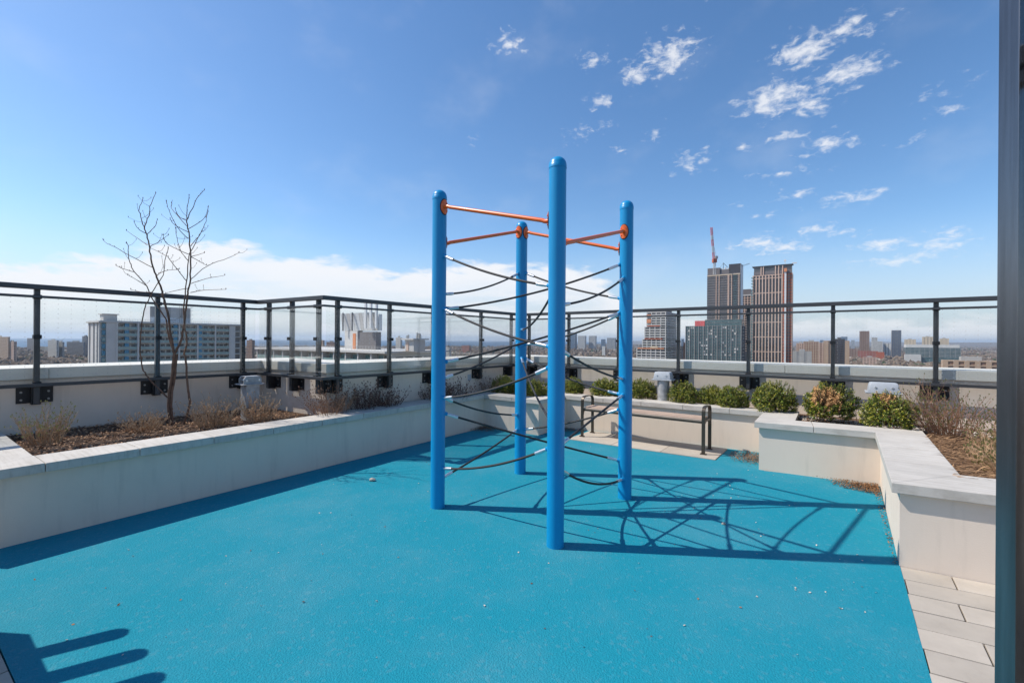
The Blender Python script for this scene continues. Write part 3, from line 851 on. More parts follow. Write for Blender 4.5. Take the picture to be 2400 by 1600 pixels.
# ------------------------------------------------------------------ bare sapling
TREE = {
'main': [(-0.005, 0.0), (-0.029, 0.322), (0.02, 0.606), (0.034, 0.826)] ,
'A': [(0.034, 0.826), (-0.005, 1.041), (-0.029, 1.216), (-0.073, 1.402), (-0.107, 1.539), (-0.142, 1.632), (-0.186, 1.729), (-0.23, 1.866), (-0.254, 2.037), (-0.293, 2.184), (-0.318, 2.262)] ,
'A1': [(-0.318, 2.262), (-0.269, 2.408), (-0.244, 2.54), (-0.191, 2.662)] ,
'A2': [(-0.318, 2.262), (-0.357, 2.369), (-0.376, 2.482), (-0.337, 2.599)] ,
'a1': [(-0.22, 1.812), (-0.489, 1.949), (-0.659, 2.047), (-0.747, 2.086), (-0.791, 2.125)] ,
'a2': [(-0.283, 2.071), (-0.366, 2.125), (-0.523, 2.232)] ,
'a3': [(-0.303, 2.203), (-0.391, 2.257), (-0.435, 2.33)] ,
'a4': [(-0.293, 2.184), (-0.205, 2.272), (-0.171, 2.355)] ,
'a5': [(-0.249, 2.052), (-0.166, 2.096), (-0.044, 2.184)] ,
'C': [(0.024, 0.835), (-0.044, 1.084), (-0.068, 1.226), (-0.156, 1.363), (-0.239, 1.485), (-0.288, 1.602), (-0.41, 1.739), (-0.474, 1.842), (-0.498, 1.959), (-0.503, 2.061), (-0.523, 2.091)] ,
'c1': [(-0.425, 1.759), (-0.552, 1.793), (-0.64, 1.832)] ,
'c2': [(-0.288, 1.602), (-0.396, 1.666), (-0.503, 1.724)] ,
'D': [(-0.029, 0.322), (-0.191, 0.479), (-0.278, 0.581), (-0.337, 0.708), (-0.352, 0.992), (-0.337, 1.177), (-0.298, 1.363), (-0.239, 1.495), (-0.156, 1.641), (-0.103, 1.729), (-0.068, 1.939), (-0.044, 2.037)] ,
'B': [(0.034, 0.826), (0.068, 0.879), (0.117, 1.001), (0.142, 1.128), (0.161, 1.304), (0.181, 1.49), (0.191, 1.553), (0.215, 1.739), (0.21, 2.022), (0.186, 2.223), (0.166, 2.359)] ,
'B1': [(0.166, 2.359), (0.166, 2.467), (0.191, 2.638)] ,
'B2': [(0.166, 2.359), (0.225, 2.482), (0.278, 2.599), (0.366, 2.701)] ,
'E': [(0.151, 0.02), (0.215, 0.249), (0.195, 0.42), (0.166, 0.752), (0.151, 0.835), (0.181, 0.943), (0.171, 1.05), (0.151, 1.148), (0.137, 1.363), (0.151, 1.49), (0.166, 1.695), (0.191, 1.891), (0.2, 1.969)] ,
'b1': [(0.166, 2.291), (0.064, 2.403), (-0.005, 2.491), (-0.01, 2.55)] ,
'b2': [(0.161, 2.355), (0.078, 2.394), (0.034, 2.482)] ,
'b3': [(0.186, 2.218), (0.044, 2.291), (-0.024, 2.369)] ,
'b4': [(0.186, 2.145), (0.068, 2.267), (-0.02, 2.428), (-0.068, 2.565)] ,
'b5': [(0.186, 2.257), (0.347, 2.359), (0.41, 2.452)] ,
'b6': [(0.215, 1.998), (0.322, 2.198), (0.386, 2.345), (0.41, 2.501)] ,
'b7': [(0.215, 2.061), (0.303, 2.169), (0.342, 2.232)] ,
'b8': [(0.2, 1.964), (0.044, 2.027), (-0.068, 2.101), (-0.103, 2.184)] ,
'b9': [(0.191, 1.886), (0.117, 1.983), (0.064, 2.11), (0.044, 2.262)] ,
'b10': [(0.215, 1.68), (0.41, 1.837), (0.645, 1.925), (0.767, 1.988)] ,
'b11': [(0.225, 1.632), (0.401, 1.69), (0.606, 1.729)] ,
'b12': [(0.22, 1.939), (0.371, 1.983)] ,
'b13': [(0.225, 1.934), (0.396, 1.842)] ,
'b14': [(0.166, 1.666), (0.064, 1.788), (-0.034, 1.915), (-0.068, 1.949), (-0.249, 2.037)] ,
'b15': [(0.215, 1.529), (0.376, 1.558), (0.62, 1.568)] ,
'b16': [(-0.225, 1.529), (-0.357, 1.534), (-0.469, 1.558)] ,
'b17': [(-0.181, 1.715), (-0.088, 1.773), (0.083, 1.793)] ,
'b18': [(0.191, 1.578), (0.034, 1.549), (-0.142, 1.495)] ,
}
def sapling():
    tx, ty = -3.90, 5.10
    g = thing('bare_sapling', 'leafless multi-stemmed sapling rising above the railing', 'tree', (tx, ty, SOIL))
    rnd = random.Random(3)
    trunk, brn, twg, buds = MB(), MB(), MB(), MB()
    depth0 = {'main': 0, 'A': 0.0, 'B': 0.0, 'C': -0.05, 'D': -0.1, 'E': 0.08}
    def zz(name, i, n):
        f = i/max(1, n-1)
        s = (sum(ord(ch_)*(j+3) for j, ch_ in enumerate(name)) % 17)/8.0 - 1
        return 0 if name == 'main' else s*0.26*f
    base_y = {}
    lines = {}
    for k, L_ in TREE.items():
        n = len(L_)
        st = 0.0
        # start at the depth of the nearest earlier stem
        best = 1e9
        for k2, pl in lines.items():
            for q in pl:
                kq = 1 + q.y/ty; d = ((q.x+tx)/kq-tx-L_[0][0])**2 + ((q.z+SOIL-EYE)/kq+EYE-SOIL-L_[0][1])**2
                if d < best: best = d; st = q.y
        if not lines: st = 0
        if k == 'E': st = 0.0
        pts = []
        for i, (x, z) in enumerate(L_):
            kk = 1 + (st + zz(k, i, n))/ty
            pts.append(Vector(((tx+x)*kk - tx, ty*kk - ty, EYE + (SOIL+z-EYE)*kk - SOIL)))
        # smooth
        sm = []
        for i in range(n-1):
            p0, p1, p2, p3 = pts[max(i-1, 0)], pts[i], pts[i+1], pts[min(i+2, n-1)]
            for j in range(4):
                t = j/4
                sm.append(0.5*((2*p1) + (p2-p0)*t + (2*p0-5*p1+4*p2-p3)*t*t + (3*p1-p0-3*p2+p3)*t**3))
        sm.append(pts[-1])
        sm = [p + Vector((rnd.gauss(0, .003), rnd.gauss(0, .003), 0)) if 0 < i < len(sm)-1 else p for i, p in enumerate(sm)]
        lines[k] = sm
        m = len(sm)
        if k == 'main': r0, r1 = 0.016, 0.0145
        elif k in 'AB': r0, r1 = 0.0135, 0.0058
        elif k == 'E': r0, r1 = 0.013, 0.004
        elif k in 'CD': r0, r1 = 0.0085, 0.0028
        elif k in ('A1', 'A2', 'B1', 'B2'): r0, r1 = 0.0052, 0.0024
        else: r0, r1 = 0.0044, 0.0020
        rad = [r0 + (r1-r0)*i/(m-1) for i in range(m)]
        pm = MB().tube(sm, rad, 7 if r0 > .01 else 5)
        if k == 'main': pm.tube([p + Vector((0.024, 0.01, 0)) for p in sm], [0.011]*m, 6)
        nm = 'trunk' if k == 'main' else ('stem' if k in 'ABECD' else 'branch')
        link_mesh(nm, pm.mesh(nm, M['bark'], None, True), g)
        # short side twigs and buds
        if k not in ('main',):
            for i in range(2, m):
                if rnd.random() < (0.13 if k in 'ABCDE' else 0.17) and sm[i].z > 0.9:
                    d = Vector((rnd.uniform(-1, 1), rnd.uniform(-1, 1), rnd.uniform(0.0, 0.9))).normalized()
                    ln_ = rnd.uniform(0.03, 0.16)
                    e = sm[i] + d*ln_; mid = sm[i] + d*ln_*0.5 + Vector((0, 0, -0.008))
                    twg.tube([sm[i], mid, e + Vector((0, 0, 0.02))], [0.0022, 0.0017, 0.0013], 4)
                    buds.tube([e + Vector((0, 0, 0.018)), e + Vector((0, 0, 0.026)), e + Vector((0, 0, 0.036))], [0.0015, 0.0036, 0.001], 5)
                if rnd.random() < 0.35 and r1 < .006:
                    q = sm[i]
                    buds.tube([q, q + Vector((rnd.uniform(-.006, .006), 0, .006)), q + Vector((rnd.uniform(-.008, .008), 0, .014))], [0.0034, 0.0036, 0.001], 5)
            buds.tube([sm[-1], sm[-1] + Vector((0, 0, .008)), sm[-1] + Vector((0, 0, .02))], [0.002, 0.0052, 0.001], 5)
    def add(nm, mb):
        link_mesh(nm, mb.mesh(nm, M['bark'], None, True), g)['kind'] = 'stuff'
    add('twigs', twg); add('buds', buds)
sapling()

# ------------------------------------------------------------------ boxwoods
def boxwood_mesh(seed, rx, rz, yellow=0.0, dead=None):
    """sprigs of small paired leaves over a dome; returns meshes for green leaves, stems, dead leaves"""
    rnd = random.Random(seed)
    g, st, dd, yl = MB(), MB(), MB(), MB()
    for s in range(1000):
        u, v = rnd.random(), rnd.random()
        th = 2*pi*u
        cz = 1 - 1.62*v
        sr = sqrt(max(0, 1-cz*cz))
        d = Vector((sr*cos(th), sr*sin(th), cz))
        inr = rnd.uniform(0.35, 0.9) if rnd.random() < 0.38 else rnd.uniform(0.9, 1.02)
        lump = 1 + 0.13*sin(3*th+seed) + 0.11*sin(5*th*1.3 + 4*cz + seed*2)
        tip = Vector((d.x*rx, d.y*rx, d.z*rz)) * inr * lump
        gd = (d*0.7 + Vector((rnd.gauss(0, .35), rnd.gauss(0, .35), 0.35 + rnd.gauss(0, .25)))).normalized()
        ln_ = rnd.uniform(0.05, 0.095)*(1.35 if rnd.random() < .08 else 1)
        b0_ = tip - gd*ln_
        st.tube([b0_, b0_ + gd*ln_*0.95], [0.0022, 0.0012], 3, False)
        isdead = dead is not None and (d - dead[0]).length < dead[1]*(1+rnd.gauss(0, .15))
        isy = rnd.random() < yellow
        tgt = dd if isdead else (yl if isy else g)
        nl = 6
        sx = gd.orthogonal().normalized(); sy = gd.cross(sx)
        for k in range(nl):
            f = 0.25 + 0.75*k/(nl-1)
            c = b0_ + gd*ln_*f
            tg2 = dd if isdead else (yl if (k >= nl-(3 if isy else 2) and (isy or rnd.random() < .75)) else g)
            for side in (0, 1):
                a = k*pi/2 + side*pi + rnd.gauss(0, .3)
                o = (sx*cos(a) + sy*sin(a))
                ld = (o*0.8 + gd*0.75).normalized()
                w = ld.cross(gd).normalized()*rnd.uniform(0.0052, 0.0075)
                L_ = rnd.uniform(0.013, 0.021)
                n = ld.cross(w).normalized()*0.002
                tg2.quad(c, c + ld*L_*.5 + w + n, c + ld*L_, c + ld*L_*.5 - w + n)
    # dark inner stems
    for s in range(30):
        th = rnd.uniform(0, 2*pi); e = Vector((cos(th)*rx*.6, sin(th)*rx*.6, rnd.uniform(.0, rz*.7)))
        st.tube([Vector((cos(th)*.03, sin(th)*.03, -rz*.55)), e*0.5 + Vector((0, 0, -rz*.15)), e], [0.006, 0.004, 0.002], 4, False)
    return g, st, dd, yl
VAR = {}
def boxwood(label, x, y, rx, rz, seed, yellow=0.05, dead=None):
    g = thing('boxwood_shrub', label, 'shrub', (x, y, SOIL), 'clipped boxwoods along the planter')
    key = (seed % 4, yellow > .3) if dead is None else seed
    if key not in VAR:
        a, b, c, d = boxwood_mesh(seed, 0.26, 0.20, yellow, dead)
        VAR[key] = [(nm, mb.mesh(nm, M[mm])) for nm, mb, mm in (('foliage', a, 'leaf'), ('stems', b, 'twig3'), ('dead_leaves', c, 'leaf_dead'), ('yellow_foliage', d, 'leaf_y')) if mb.f]
    for nm, me in VAR[key]:
        o = link_mesh(nm, me, g, (0, 0, rz*0.80), seed*1.1 if dead is None else 0)
        o.scale = (rx/0.26*.84, rx/0.26*.84, rz/0.20*.88); o['kind'] = 'stuff'
BOX = [('dark boxwood just left of the rear blue post', -.14, 8.12, .26, .21, 1, .1, None),
       ('yellow-tipped boxwood just right of the rear blue post', .40, 7.62, .25, .20, 2, .5, None),
       ('boxwood just right of the front blue post, left of its neighbour by the bench arm', 1.11, 8.02, .25, .20, 3, .1, None),
       ('wide boxwood above the far arm of the bench', 1.62, 7.72, .30, .21, 4, .1, None),
       ('boxwood just right of the right blue post, beside the round anchor', 2.14, 7.36, .27, .22, 5, .1, None),
       ('boxwood standing just right of the round anchor post', 2.66, 6.86, .25, .23, 6, .1, None),
       ('left one of two touching boxwoods above the near bench arm', 3.03, 6.72, .24, .20, 7, .1, None),
       ('right one of two touching boxwoods, above the near bench arm', 3.19, 6.46, .25, .22, 8, .1, None),
       ('broad green boxwood beside the two touching ones', 3.58, 6.10, .31, .27, 9, .15, None),
       ('boxwood with a large tan dead patch on its front', 3.97, 5.58, .32, .29, 10, .05, (Vector((-.55, -.62, .55)).normalized(), .62)),
       ('plump boxwood with a few tan leaves on top, nearest the brown twigs', 4.24, 5.02, .285, .265, 11, .05, (Vector((-.25, -.25, 1)).normalized(), .34))]
for b in BOX: boxwood(*b)

# ------------------------------------------------------------------ dormant shrubs
def twig_mesh(seed, n, hgt, spread, fan=0.5, sub=3, r=0.0022, lean=(0, 0)):
    rnd = random.Random(seed)
    m = MB(); bd = MB()
    for i in range(n):
        th = rnd.uniform(0, 2*pi); q = rnd.random()**.6
        p0 = Vector((cos(th)*q*spread*.28, sin(th)*q*spread*.28, -0.01))
        d = Vector((cos(th)*q*fan + lean[0] + rnd.gauss(0, .14), sin(th)*q*fan + lean[1] + rnd.gauss(0, .14), 1)).normalized()
        L_ = hgt*rnd.uniform(.5, 1.05)
        pts = [p0]; cur = p0.copy(); dd = d.copy()
        for k in range(4):
            dd = (dd + Vector((rnd.gauss(0, .12), rnd.gauss(0, .12), rnd.gauss(0.03, .06)))).normalized()
            cur = cur + dd*L_/4; pts.append(cur.copy())
        m.tube(pts, [r, r*.9, r*.75, r*.6, r*.4], 4, False)
        for j in range(sub):
            k = rnd.randint(1, 3); f = rnd.random()
            a = pts[k].lerp(pts[k+1], f)
            e = a + (dd + Vector((rnd.gauss(0, .55), rnd.gauss(0, .55), rnd.gauss(.1, .3)))).normalized()*L_*rnd.uniform(.12, .34)
            m.tube([a, a.lerp(e, .5) + Vector((rnd.gauss(0, .006), rnd.gauss(0, .006), .004)), e], [r*.6, r*.5, r*.3], 3, False)
            c = e
            bd.quad(c, c + Vector((.008, 0, .008)), c + Vector((0, .003, .020)), c + Vector((-.008, 0, .008)))
    return m, bd
def dry(label, x, y, n, h, spread, seed, mm, fan=0.5, sub=3, budm=None, r=0.0022, lean=(0, 0), cat='dry shrub', z=SOIL):
    g = thing('dormant_shrub', label, cat, (x, y, z), 'dormant shrubs in the planters')
    a, b = twig_mesh(seed, n, h, spread, fan, sub, r, lean)
    link_mesh('twigs', a.mesh('twigs', M[mm]), g)['kind'] = 'stuff'
    link_mesh('leaf_buds', b.mesh('leaf_buds', M[budm or mm]), g)['kind'] = 'stuff'
dry('tall-sprouting tan shrub nearest the lower left planter corner', -4.42, 4.21, 75, .36, .4, 21, 'twig2', .55, 3, 'bud', .003)
dry('low sprawling tan shrub left of the sapling base', -4.02, 4.86, 90, .22, .55, 22, 'twig2', 1.4, 3, None, .0028)
dry('tan shrub between the sapling and the square anchor', -3.42, 5.12, 95, .34, .45, 23, 'twig2', .75, 3, None, .003)
dry('tan grassy shrub in front of the square anchor', -3.02, 5.36, 90, .32, .4, 24, 'twig2', .7, 3, None, .003)
dry('reddish-brown shrub at the outer corner of the railing jog', -2.28, 5.62, 110, .42, .5, 25, 'twig', .8, 4)
dry('tall dark shrub with seed heads right of the jog corner', -2.0, 6.02, 80, .44, .45, 26, 'twig3', .6, 5, 'twig3')
dry('dark low shrub beneath the second post of the back railing', -1.76, 6.30, 90, .33, .45, 27, 'twig3', .7, 4)
dry('dark shrub half hidden by the left side of the left blue post', -1.22, 6.98, 80, .36, .42, 28, 'twig3', .7, 4)
dry('dark shrub just right of the left blue post', -.88, 7.30, 70, .36, .42, 29, 'twig3', .8, 4)
dry('thin brown shrub between the outlet box and the dark boxwood', -.42, 8.02, 40, .42, .4, 30, 'twig', .8, 3)
dry('large fanning brown shrub beside the plump boxwood', 4.62, 4.72, 150, .56, .6, 31, 'twig', .75, 4, 'bud', .0025, (-.15, 0))
dry('reddish shrub with green shoots beside the door jamb', 4.72, 4.10, 90, .42, .5, 32, 'twig', .7, 5, 'bud', .0027)
dry('low olive-tinged shrub close to the door jamb', 4.22, 3.72, 120, .32, .5, 33, 'twig2', .9, 5, 'bud', .0022)
dry('sprawling brown shrub lowest beside the door jamb', 3.78, 3.30, 110, .26, .5, 34, 'twig2', 1.2, 5, 'bud', .0026)
# fresh green seedling
g = thing('seedling', 'tiny fresh green seedling by the square anchor', 'plant', (-2.98, 5.02, SOIL))
m = MB()
for k in range(9):
    a = k*2*pi/9; d = Vector((cos(a), sin(a), .5)); w = Vector((-sin(a), cos(a), 0))*.014
    m.quad((0, 0, 0.01), d*.025 + w, d*.062, d*.025 - w)
M['fresh'] = mat('fresh_leaf', (0.16, 0.30, 0.03), 0.5, var=.2)
link_mesh('leaves', m.mesh('leaves', M['fresh']), g)

# ------------------------------------------------------------------ loose stuff: mulch, straw, litter, pebbles
def in_poly(x, y, poly):
    c = False; n = len(poly)
    for i in range(n):
        x1, y1 = poly[i]; x2, y2 = poly[(i+1) % n]
        if (y1 > y) != (y2 > y) and x < (x2-x1)*(y-y1)/(y2-y1) + x1: c = not c
    return c
def scatter(name, label, cat, poly, n, z, size, mm, seed, lift=0.012, long=3.0, flat=0.25, densef=None, ang=None):
    rnd = random.Random(seed)
    xs = [p[0] for p in poly]; ys = [p[1] for p in poly]
    m = MB(); k = 0; tries = 0
    while k < n and tries < n*30:
        tries += 1
        x, y = rnd.uniform(min(xs), max(xs)), rnd.uniform(min(ys), max(ys))
        if not in_poly(x, y, poly): continue
        if densef and rnd.random() > densef(x, y): continue
        k += 1
        s = size*rnd.uniform(.4, 1.5)
        a = rnd.uniform(0, 2*pi) if ang is None else rnd.gauss(ang, .45)
        d = Vector((cos(a), sin(a), rnd.gauss(0, flat))).normalized()*s
        w = Vector((-sin(a), cos(a), rnd.gauss(0, flat))).normalized()*s/long
        c = Vector((x, y, z + rnd.random()*lift))
        up = Vector((0, 0, s*.12))
        m.quad(c-d, c-w*1.0+up, c+d, c+w*1.0+up)
    o = m.build(name, M[mm])
    return props(o, label, cat, None, 'stuff')
bedL = [(-5.4, 4.25), (-3.90, 3.2), (-3.75, 3.5), (-0.6, 8.0), (0.05, 8.6), (-2.5, 5.75), (-3.65, 6.5)]
scatter('mulch', 'brown wood-chip mulch in the long planter', 'mulch', bedL, 9000, SOIL, .016, 'chip', 41, .02, 2.6, .35)
bedR = [(-0.2, 8.4), (0.4, 7.4), (0.95, 7.95), (3.5, 6.2), (3.35, 5.5), (4.2, 4.65), (3.1, 3.2), (4.0, 2.75), (6.4, 4.0), (0.3, 8.75)]
scatter('mulch', 'dark mulch under the boxwoods', 'mulch', bedR, 5200, SOIL, .016, 'chip', 42, .02, 2.6, .35)
straw_poly = [(3.12, 3.12), (3.5, 2.95), (4.6, 3.2), (5.1, 4.2), (4.6, 4.6), (4.25, 4.6)]
scatter('dry_straw', 'flattened brown straw in the nearest planter bed', 'straw', straw_poly, 6500, SOIL+.005, .05, 'straw', 43, .07, 16, .22, None, radians(-20))
grv = [(1.9, 7.56), (5.05, 5.22), (5.6, 4.75), (5.3, 4.4), (4.75, 4.9), (1.8, 7.3)]
scatter('gravel', 'pale gravel strip along the sunlit parapet', 'gravel', grv, 3500, SOIL+.004, .015, 'stone', 44, .012, 1.2, .3)
litter = MB()
def heap(poly, n, seed, size=.014, densef=None):
    pass
scatter('leaf_litter', 'brown leaf litter in the shaded planter corner', 'leaf litter', [(-.52, 7.62), (-.40, 7.69), (-.05, 7.42), (-.3, 7.25), (-.72, 7.32)], 1330, .002, .0075, 'litter', 51, .03, 2.2, .4,
        lambda x, y: max(.05, 1-((x+.46)**2+(y-7.6)**2)**.5/.38))
scatter('leaf_litter', 'brown leaf litter in the notch behind the front blue post', 'leaf litter', [(.80, 7.55), (.90, 7.66), (1.25, 7.43), (1.15, 7.3), (.80, 7.35)], 665, .002, .0075, 'litter', 52, .025, 2.2, .4)
scatter('leaf_litter', 'brown mulch heap between the bench pad and the boxy planter', 'leaf litter', [(2.72, 5.62), (3.02, 6.1), (3.42, 5.95), (2.93, 5.22)], 2470, .002, .0075, 'litter', 53, .035, 2.2, .4,
        lambda x, y: max(.06, 1-((x-3.15)**2+(y-5.72)**2)**.5/.42))
scatter('leaf_litter', 'leaf litter in the corner below the boxy planter coping', 'leaf litter', [(3.35, 4.96), (3.84, 4.66), (3.62, 4.36), (3.4, 4.62)], 2850, .002, .0075, 'litter', 54, .03, 2.0, .4,
        lambda x, y: max(.02, 1-((x-3.78)**2+(y-4.62)**2)**.5/.42))
scatter('leaf_litter', 'thin line of leaf litter along the nearest planter foot', 'leaf litter', [(3.63, 4.36), (2.62, 3.01), (2.60, 3.03), (3.59, 4.40)], 230, .002, .0075, 'litter', 55, .02, 2.0, .4)
floorp = [(-3.1, 2.6), (-.6, 7.0), (.4, 6.9), (2.4, 5.5), (3.6, 4.6), (2.5, 3.1), (1.75, 2.0), (-2.0, 1.95)]
scatter('floor_debris', 'tiny pale chips scattered over the blue rubber surface', 'debris', floorp, 150, .002, .0062, 'stone', 56, .004, 1.3, .3,
        lambda x, y: .25 + .75*(x > 1.6))
scatter('floor_debris', 'tiny dark chips scattered over the blue rubber surface', 'debris', floorp, 70, .002, .007, 'litter', 57, .004, 1.6, .3)
for lab, x, y, s in (('white stone lying on the blue surface by the long planter', -1.47, 4.72, .026), ('small pale stone in the shadow net right of the front post', 1.75, 3.66, .014)):
    bm = bmesh.new(); bmesh.ops.create_icosphere(bm, subdivisions=2, radius=s)
    rnd = random.Random(int(s*1000))
    for v in bm.verts: v.co = Vector((v.co.x*1.3, v.co.y, v.co.z*.7))*rnd.uniform(.85, 1.12)
    me = bpy.data.meshes.new('pebble'); bm.to_mesh(me); bm.free(); me.materials.append(M['stone'])
    o = link_mesh('pebble', me, None, (x, y, s*.55)); props(o, lab, 'pebble')

# ------------------------------------------------------------------ the city below
GZ = -55.0
def zt(px, y, Z): return EYE + (797 + (px-1200)*0.00698 - y) * Z / 1044.0
M['land'] = mat('bare_woodland', (0.105, 0.080, 0.062), 1.0, col2=(0.19, 0.155, 0.125), vscale=0.012, vmap=(1, 1, 1), spec=0.05)
M['lake'] = mat('lake', (0.020, 0.085, 0.17), 0.55, var=0.1, vscale=0.002, spec=0.3)
M['crown'] = mat('bare_crowns', (0.105, 0.075, 0.056), 1.0, col2=(0.20, 0.155, 0.12), vscale=.05, island=0.8, spec=0.05)
M['pine'] = mat('evergreen_crowns', (0.035, 0.055, 0.028), 1.0, col2=(0.06, 0.08, 0.04), vscale=.05, island=0.8, spec=0.05)
M['house'] = mat('town_roofs', (0.42, 0.37, 0.32), 0.9, col2=(0.12, 0.085, 0.075), vscale=.05, island=0.95, spec=0.1)
ln = MB()
R0 = 24000
ln.v = [(R0*cos(a*2*pi/48), R0*sin(a*2*pi/48), GZ) for a in range(48)]; ln.f = [tuple(range(48))]
o = ln.build('ground', M['land']); o['kind'] = 'structure'
def gp(px, Z): return (bear(px)*Z, Z)
shore = [gp(-1500, 700), gp(-700, 1500), gp(-100, 2000), gp(250, 2200), gp(450, 2500), gp(700, 3100), gp(950, 3400), gp(1150, 3700), gp(1300, 5200), gp(1420, 9500), gp(1492, 16000)]
far = [gp(1500, 19500), gp(1200, 21500), gp(800, 20000), gp(0, 15500), gp(-1500, 8000)]
o = MB(); o.v = [(x, y, GZ+1.5) for x, y in shore+far]; o.f = [tuple(range(len(o.v)))]
o = o.build('lake', M['lake']); o['kind'] = 'structure'
# far hills at the right edge of the horizon
hm = MB()
hp = [(1440, 15000, 60), (1600, 14000, 80), (1760, 13000, 90), (1900, 12500, 85), (2050, 11000, 80), (2200, 9000, 70), (2330, 8000, 78), (2500, 7500, 85), (2800, 6500, 80)]
for a, b in zip(hp[:-1], hp[1:]):
    x0, y0 = gp(a[0], a[1]); x1, y1 = gp(b[0], b[1])
    hm.hexa([(x0*.8, y0*.8, GZ-1), (x1*.8, y1*.8, GZ-1), (x1*1.4, y1*1.4, GZ-1), (x0*1.4, y0*1.4, GZ-1), (x0, y0, GZ+a[2]), (x1, y1, GZ+b[2]), (x1*1.1, y1*1.1, GZ+b[2]), (x0*1.1, y0*1.1, GZ+a[2])])
o = hm.build('hills', M['land']); o['kind'] = 'structure'

def on_land(x, y):
    return not in_poly(x, y, shore+far)
rnd = random.Random(99)
ico = None
bm = bmesh.new(); bmesh.ops.create_icosphere(bm, subdivisions=1, radius=1.0)
IV = [v.co.copy() for v in bm.verts]; IF = [tuple(v.index for v in f.verts) for f in bm.faces]; bm.free()
tr, pn, hs_ = MB(), MB(), MB()
def blobby(m, x, y, z, r, h):
    b = len(m.v)
    for v in IV:
        k = rnd.uniform(.7, 1.2)
        m.v.append((x+v.x*r*k, y+v.y*r*k, z+h*.55+v.z*h*.5*k))
    m.f += [tuple(b+i for i in f) for f in IF]
for i in range(19000):
    s = rnd.uniform(-1.35, 1.3); Z = 650 * (9.5 ** (rnd.random()**1.15))
    x, y = s*Z, Z
    if not on_land(x, y): continue
    r = rnd.uniform(3.2, 7.5) * (1 + Z/5000)
    blobby(pn if rnd.random() < .05 else tr, x, y, GZ, r, rnd.uniform(8, 15))
for i in range(2700):
    s = rnd.uniform(-1.35, 1.3); Z = 650 * (8.0 ** (rnd.random()**1.1))
    x, y = s*Z, Z
    if not on_land(x, y): continue
    a = UA + rnd.choice((0, pi/2)) + rnd.gauss(0, .06)
    big = rnd.random() < .07
    w, d, h = (rnd.uniform(18, 45), rnd.uniform(12, 25), rnd.uniform(5, 11)) if big else (rnd.uniform(8, 13), rnd.uniform(7, 10), rnd.uniform(4.5, 8))
    hs_.box((x, y, GZ+h/2), (w, d, h), a)
    if not big:
        ca, sa = cos(a), sin(a)
        P = lambda i_, j_, k_: (x+ca*i_-sa*j_, y+sa*i_+ca*j_, GZ+h+k_)
        b = len(hs_.v); ww, dd_ = w/2+.4, d/2+.4
        hs_.v += [P(-ww, -dd_, 0), P(ww, -dd_, 0), P(ww, dd_, 0), P(-ww, dd_, 0), P(-ww, 0, 2.8), P(ww, 0, 2.8)]
        hs_.f += [(b, b+1, b+5, b+4), (b+2, b+3, b+4, b+5), (b+1, b+2, b+5), (b+3, b, b+4)]
props(tr.build('woodland', M['crown']), 'brown leafless trees filling the town below', 'trees', None, 'stuff')
props(pn.build('evergreens', M['pine']), 'dark evergreens dotted through the brown town trees', 'trees', None, 'stuff')
props(hs_.build('town_houses', M['house']), 'small pale and brown houses scattered through the town', 'houses', None, 'stuff')

# ------------------------------------------------------------------ buildings on the city grid
def bmat(name, col, rough=.8, **k): return mat(name, col, rough, var=.08, vscale=.15, **k)
B = {'white': bmat('white_concrete', (.60, .585, .56)), 'grey': bmat('grey_concrete', (.36, .355, .345)), 'lgrey': bmat('light_concrete', (.54, .525, .50)),
     'dark': bmat('dark_cladding', (.055, .055, .065), .5), 'slate': bmat('slate_cladding', (.175, .16, .16), .5), 'tan': bmat('tan_brick', (.42, .30, .215)), 'pink': bmat('pale_brick', (.50, .345, .27)),
     'red': bmat('red_brick', (.33, .12, .085)), 'brown': bmat('brown_brick', (.245, .15, .11)), 'rust': bmat('rust_panel', (.42, .105, .045)), 'orange': bmat('orange_sheet', (.66, .26, .12)),
     'crane_red': bmat('crane_red', (.66, .13, .13)), 'beige': bmat('beige_panel', (.60, .49, .36)), 'wall': bmat('balcony_back', (.62, .60, .54)), 'blue_panel': bmat('blue_panel', (.05, .24, .38), .5),
     'teal_panel': bmat('teal_panel', (.05, .20, .26), .4), 'steel': bmat('plant_screen', (.68, .69, .69), .5), 'louvre': bmat('louvre', (.15, .15, .16)), 'copper': bmat('copper_frame', (.66, .48, .38))}
def window_glass(name, col, col2, rough=.12):
    return mat(name, col, rough, var=.1, vscale=.11, col2=col2, spec=.6, vmap=(1.0, 1.0, 1.3))
B['glass'] = window_glass('dark_windows', (.045, .05, .055), (.13, .135, .14))
B['teal'] = window_glass('teal_windows', (.03, .075, .085), (.10, .16, .17))
B['bglass'] = window_glass('balcony_glass', (.17, .275, .265), (.26, .36, .345), .25)
B['blueglass'] = window_glass('blue_windows', (.06, .10, .16), (.12, .17, .24))

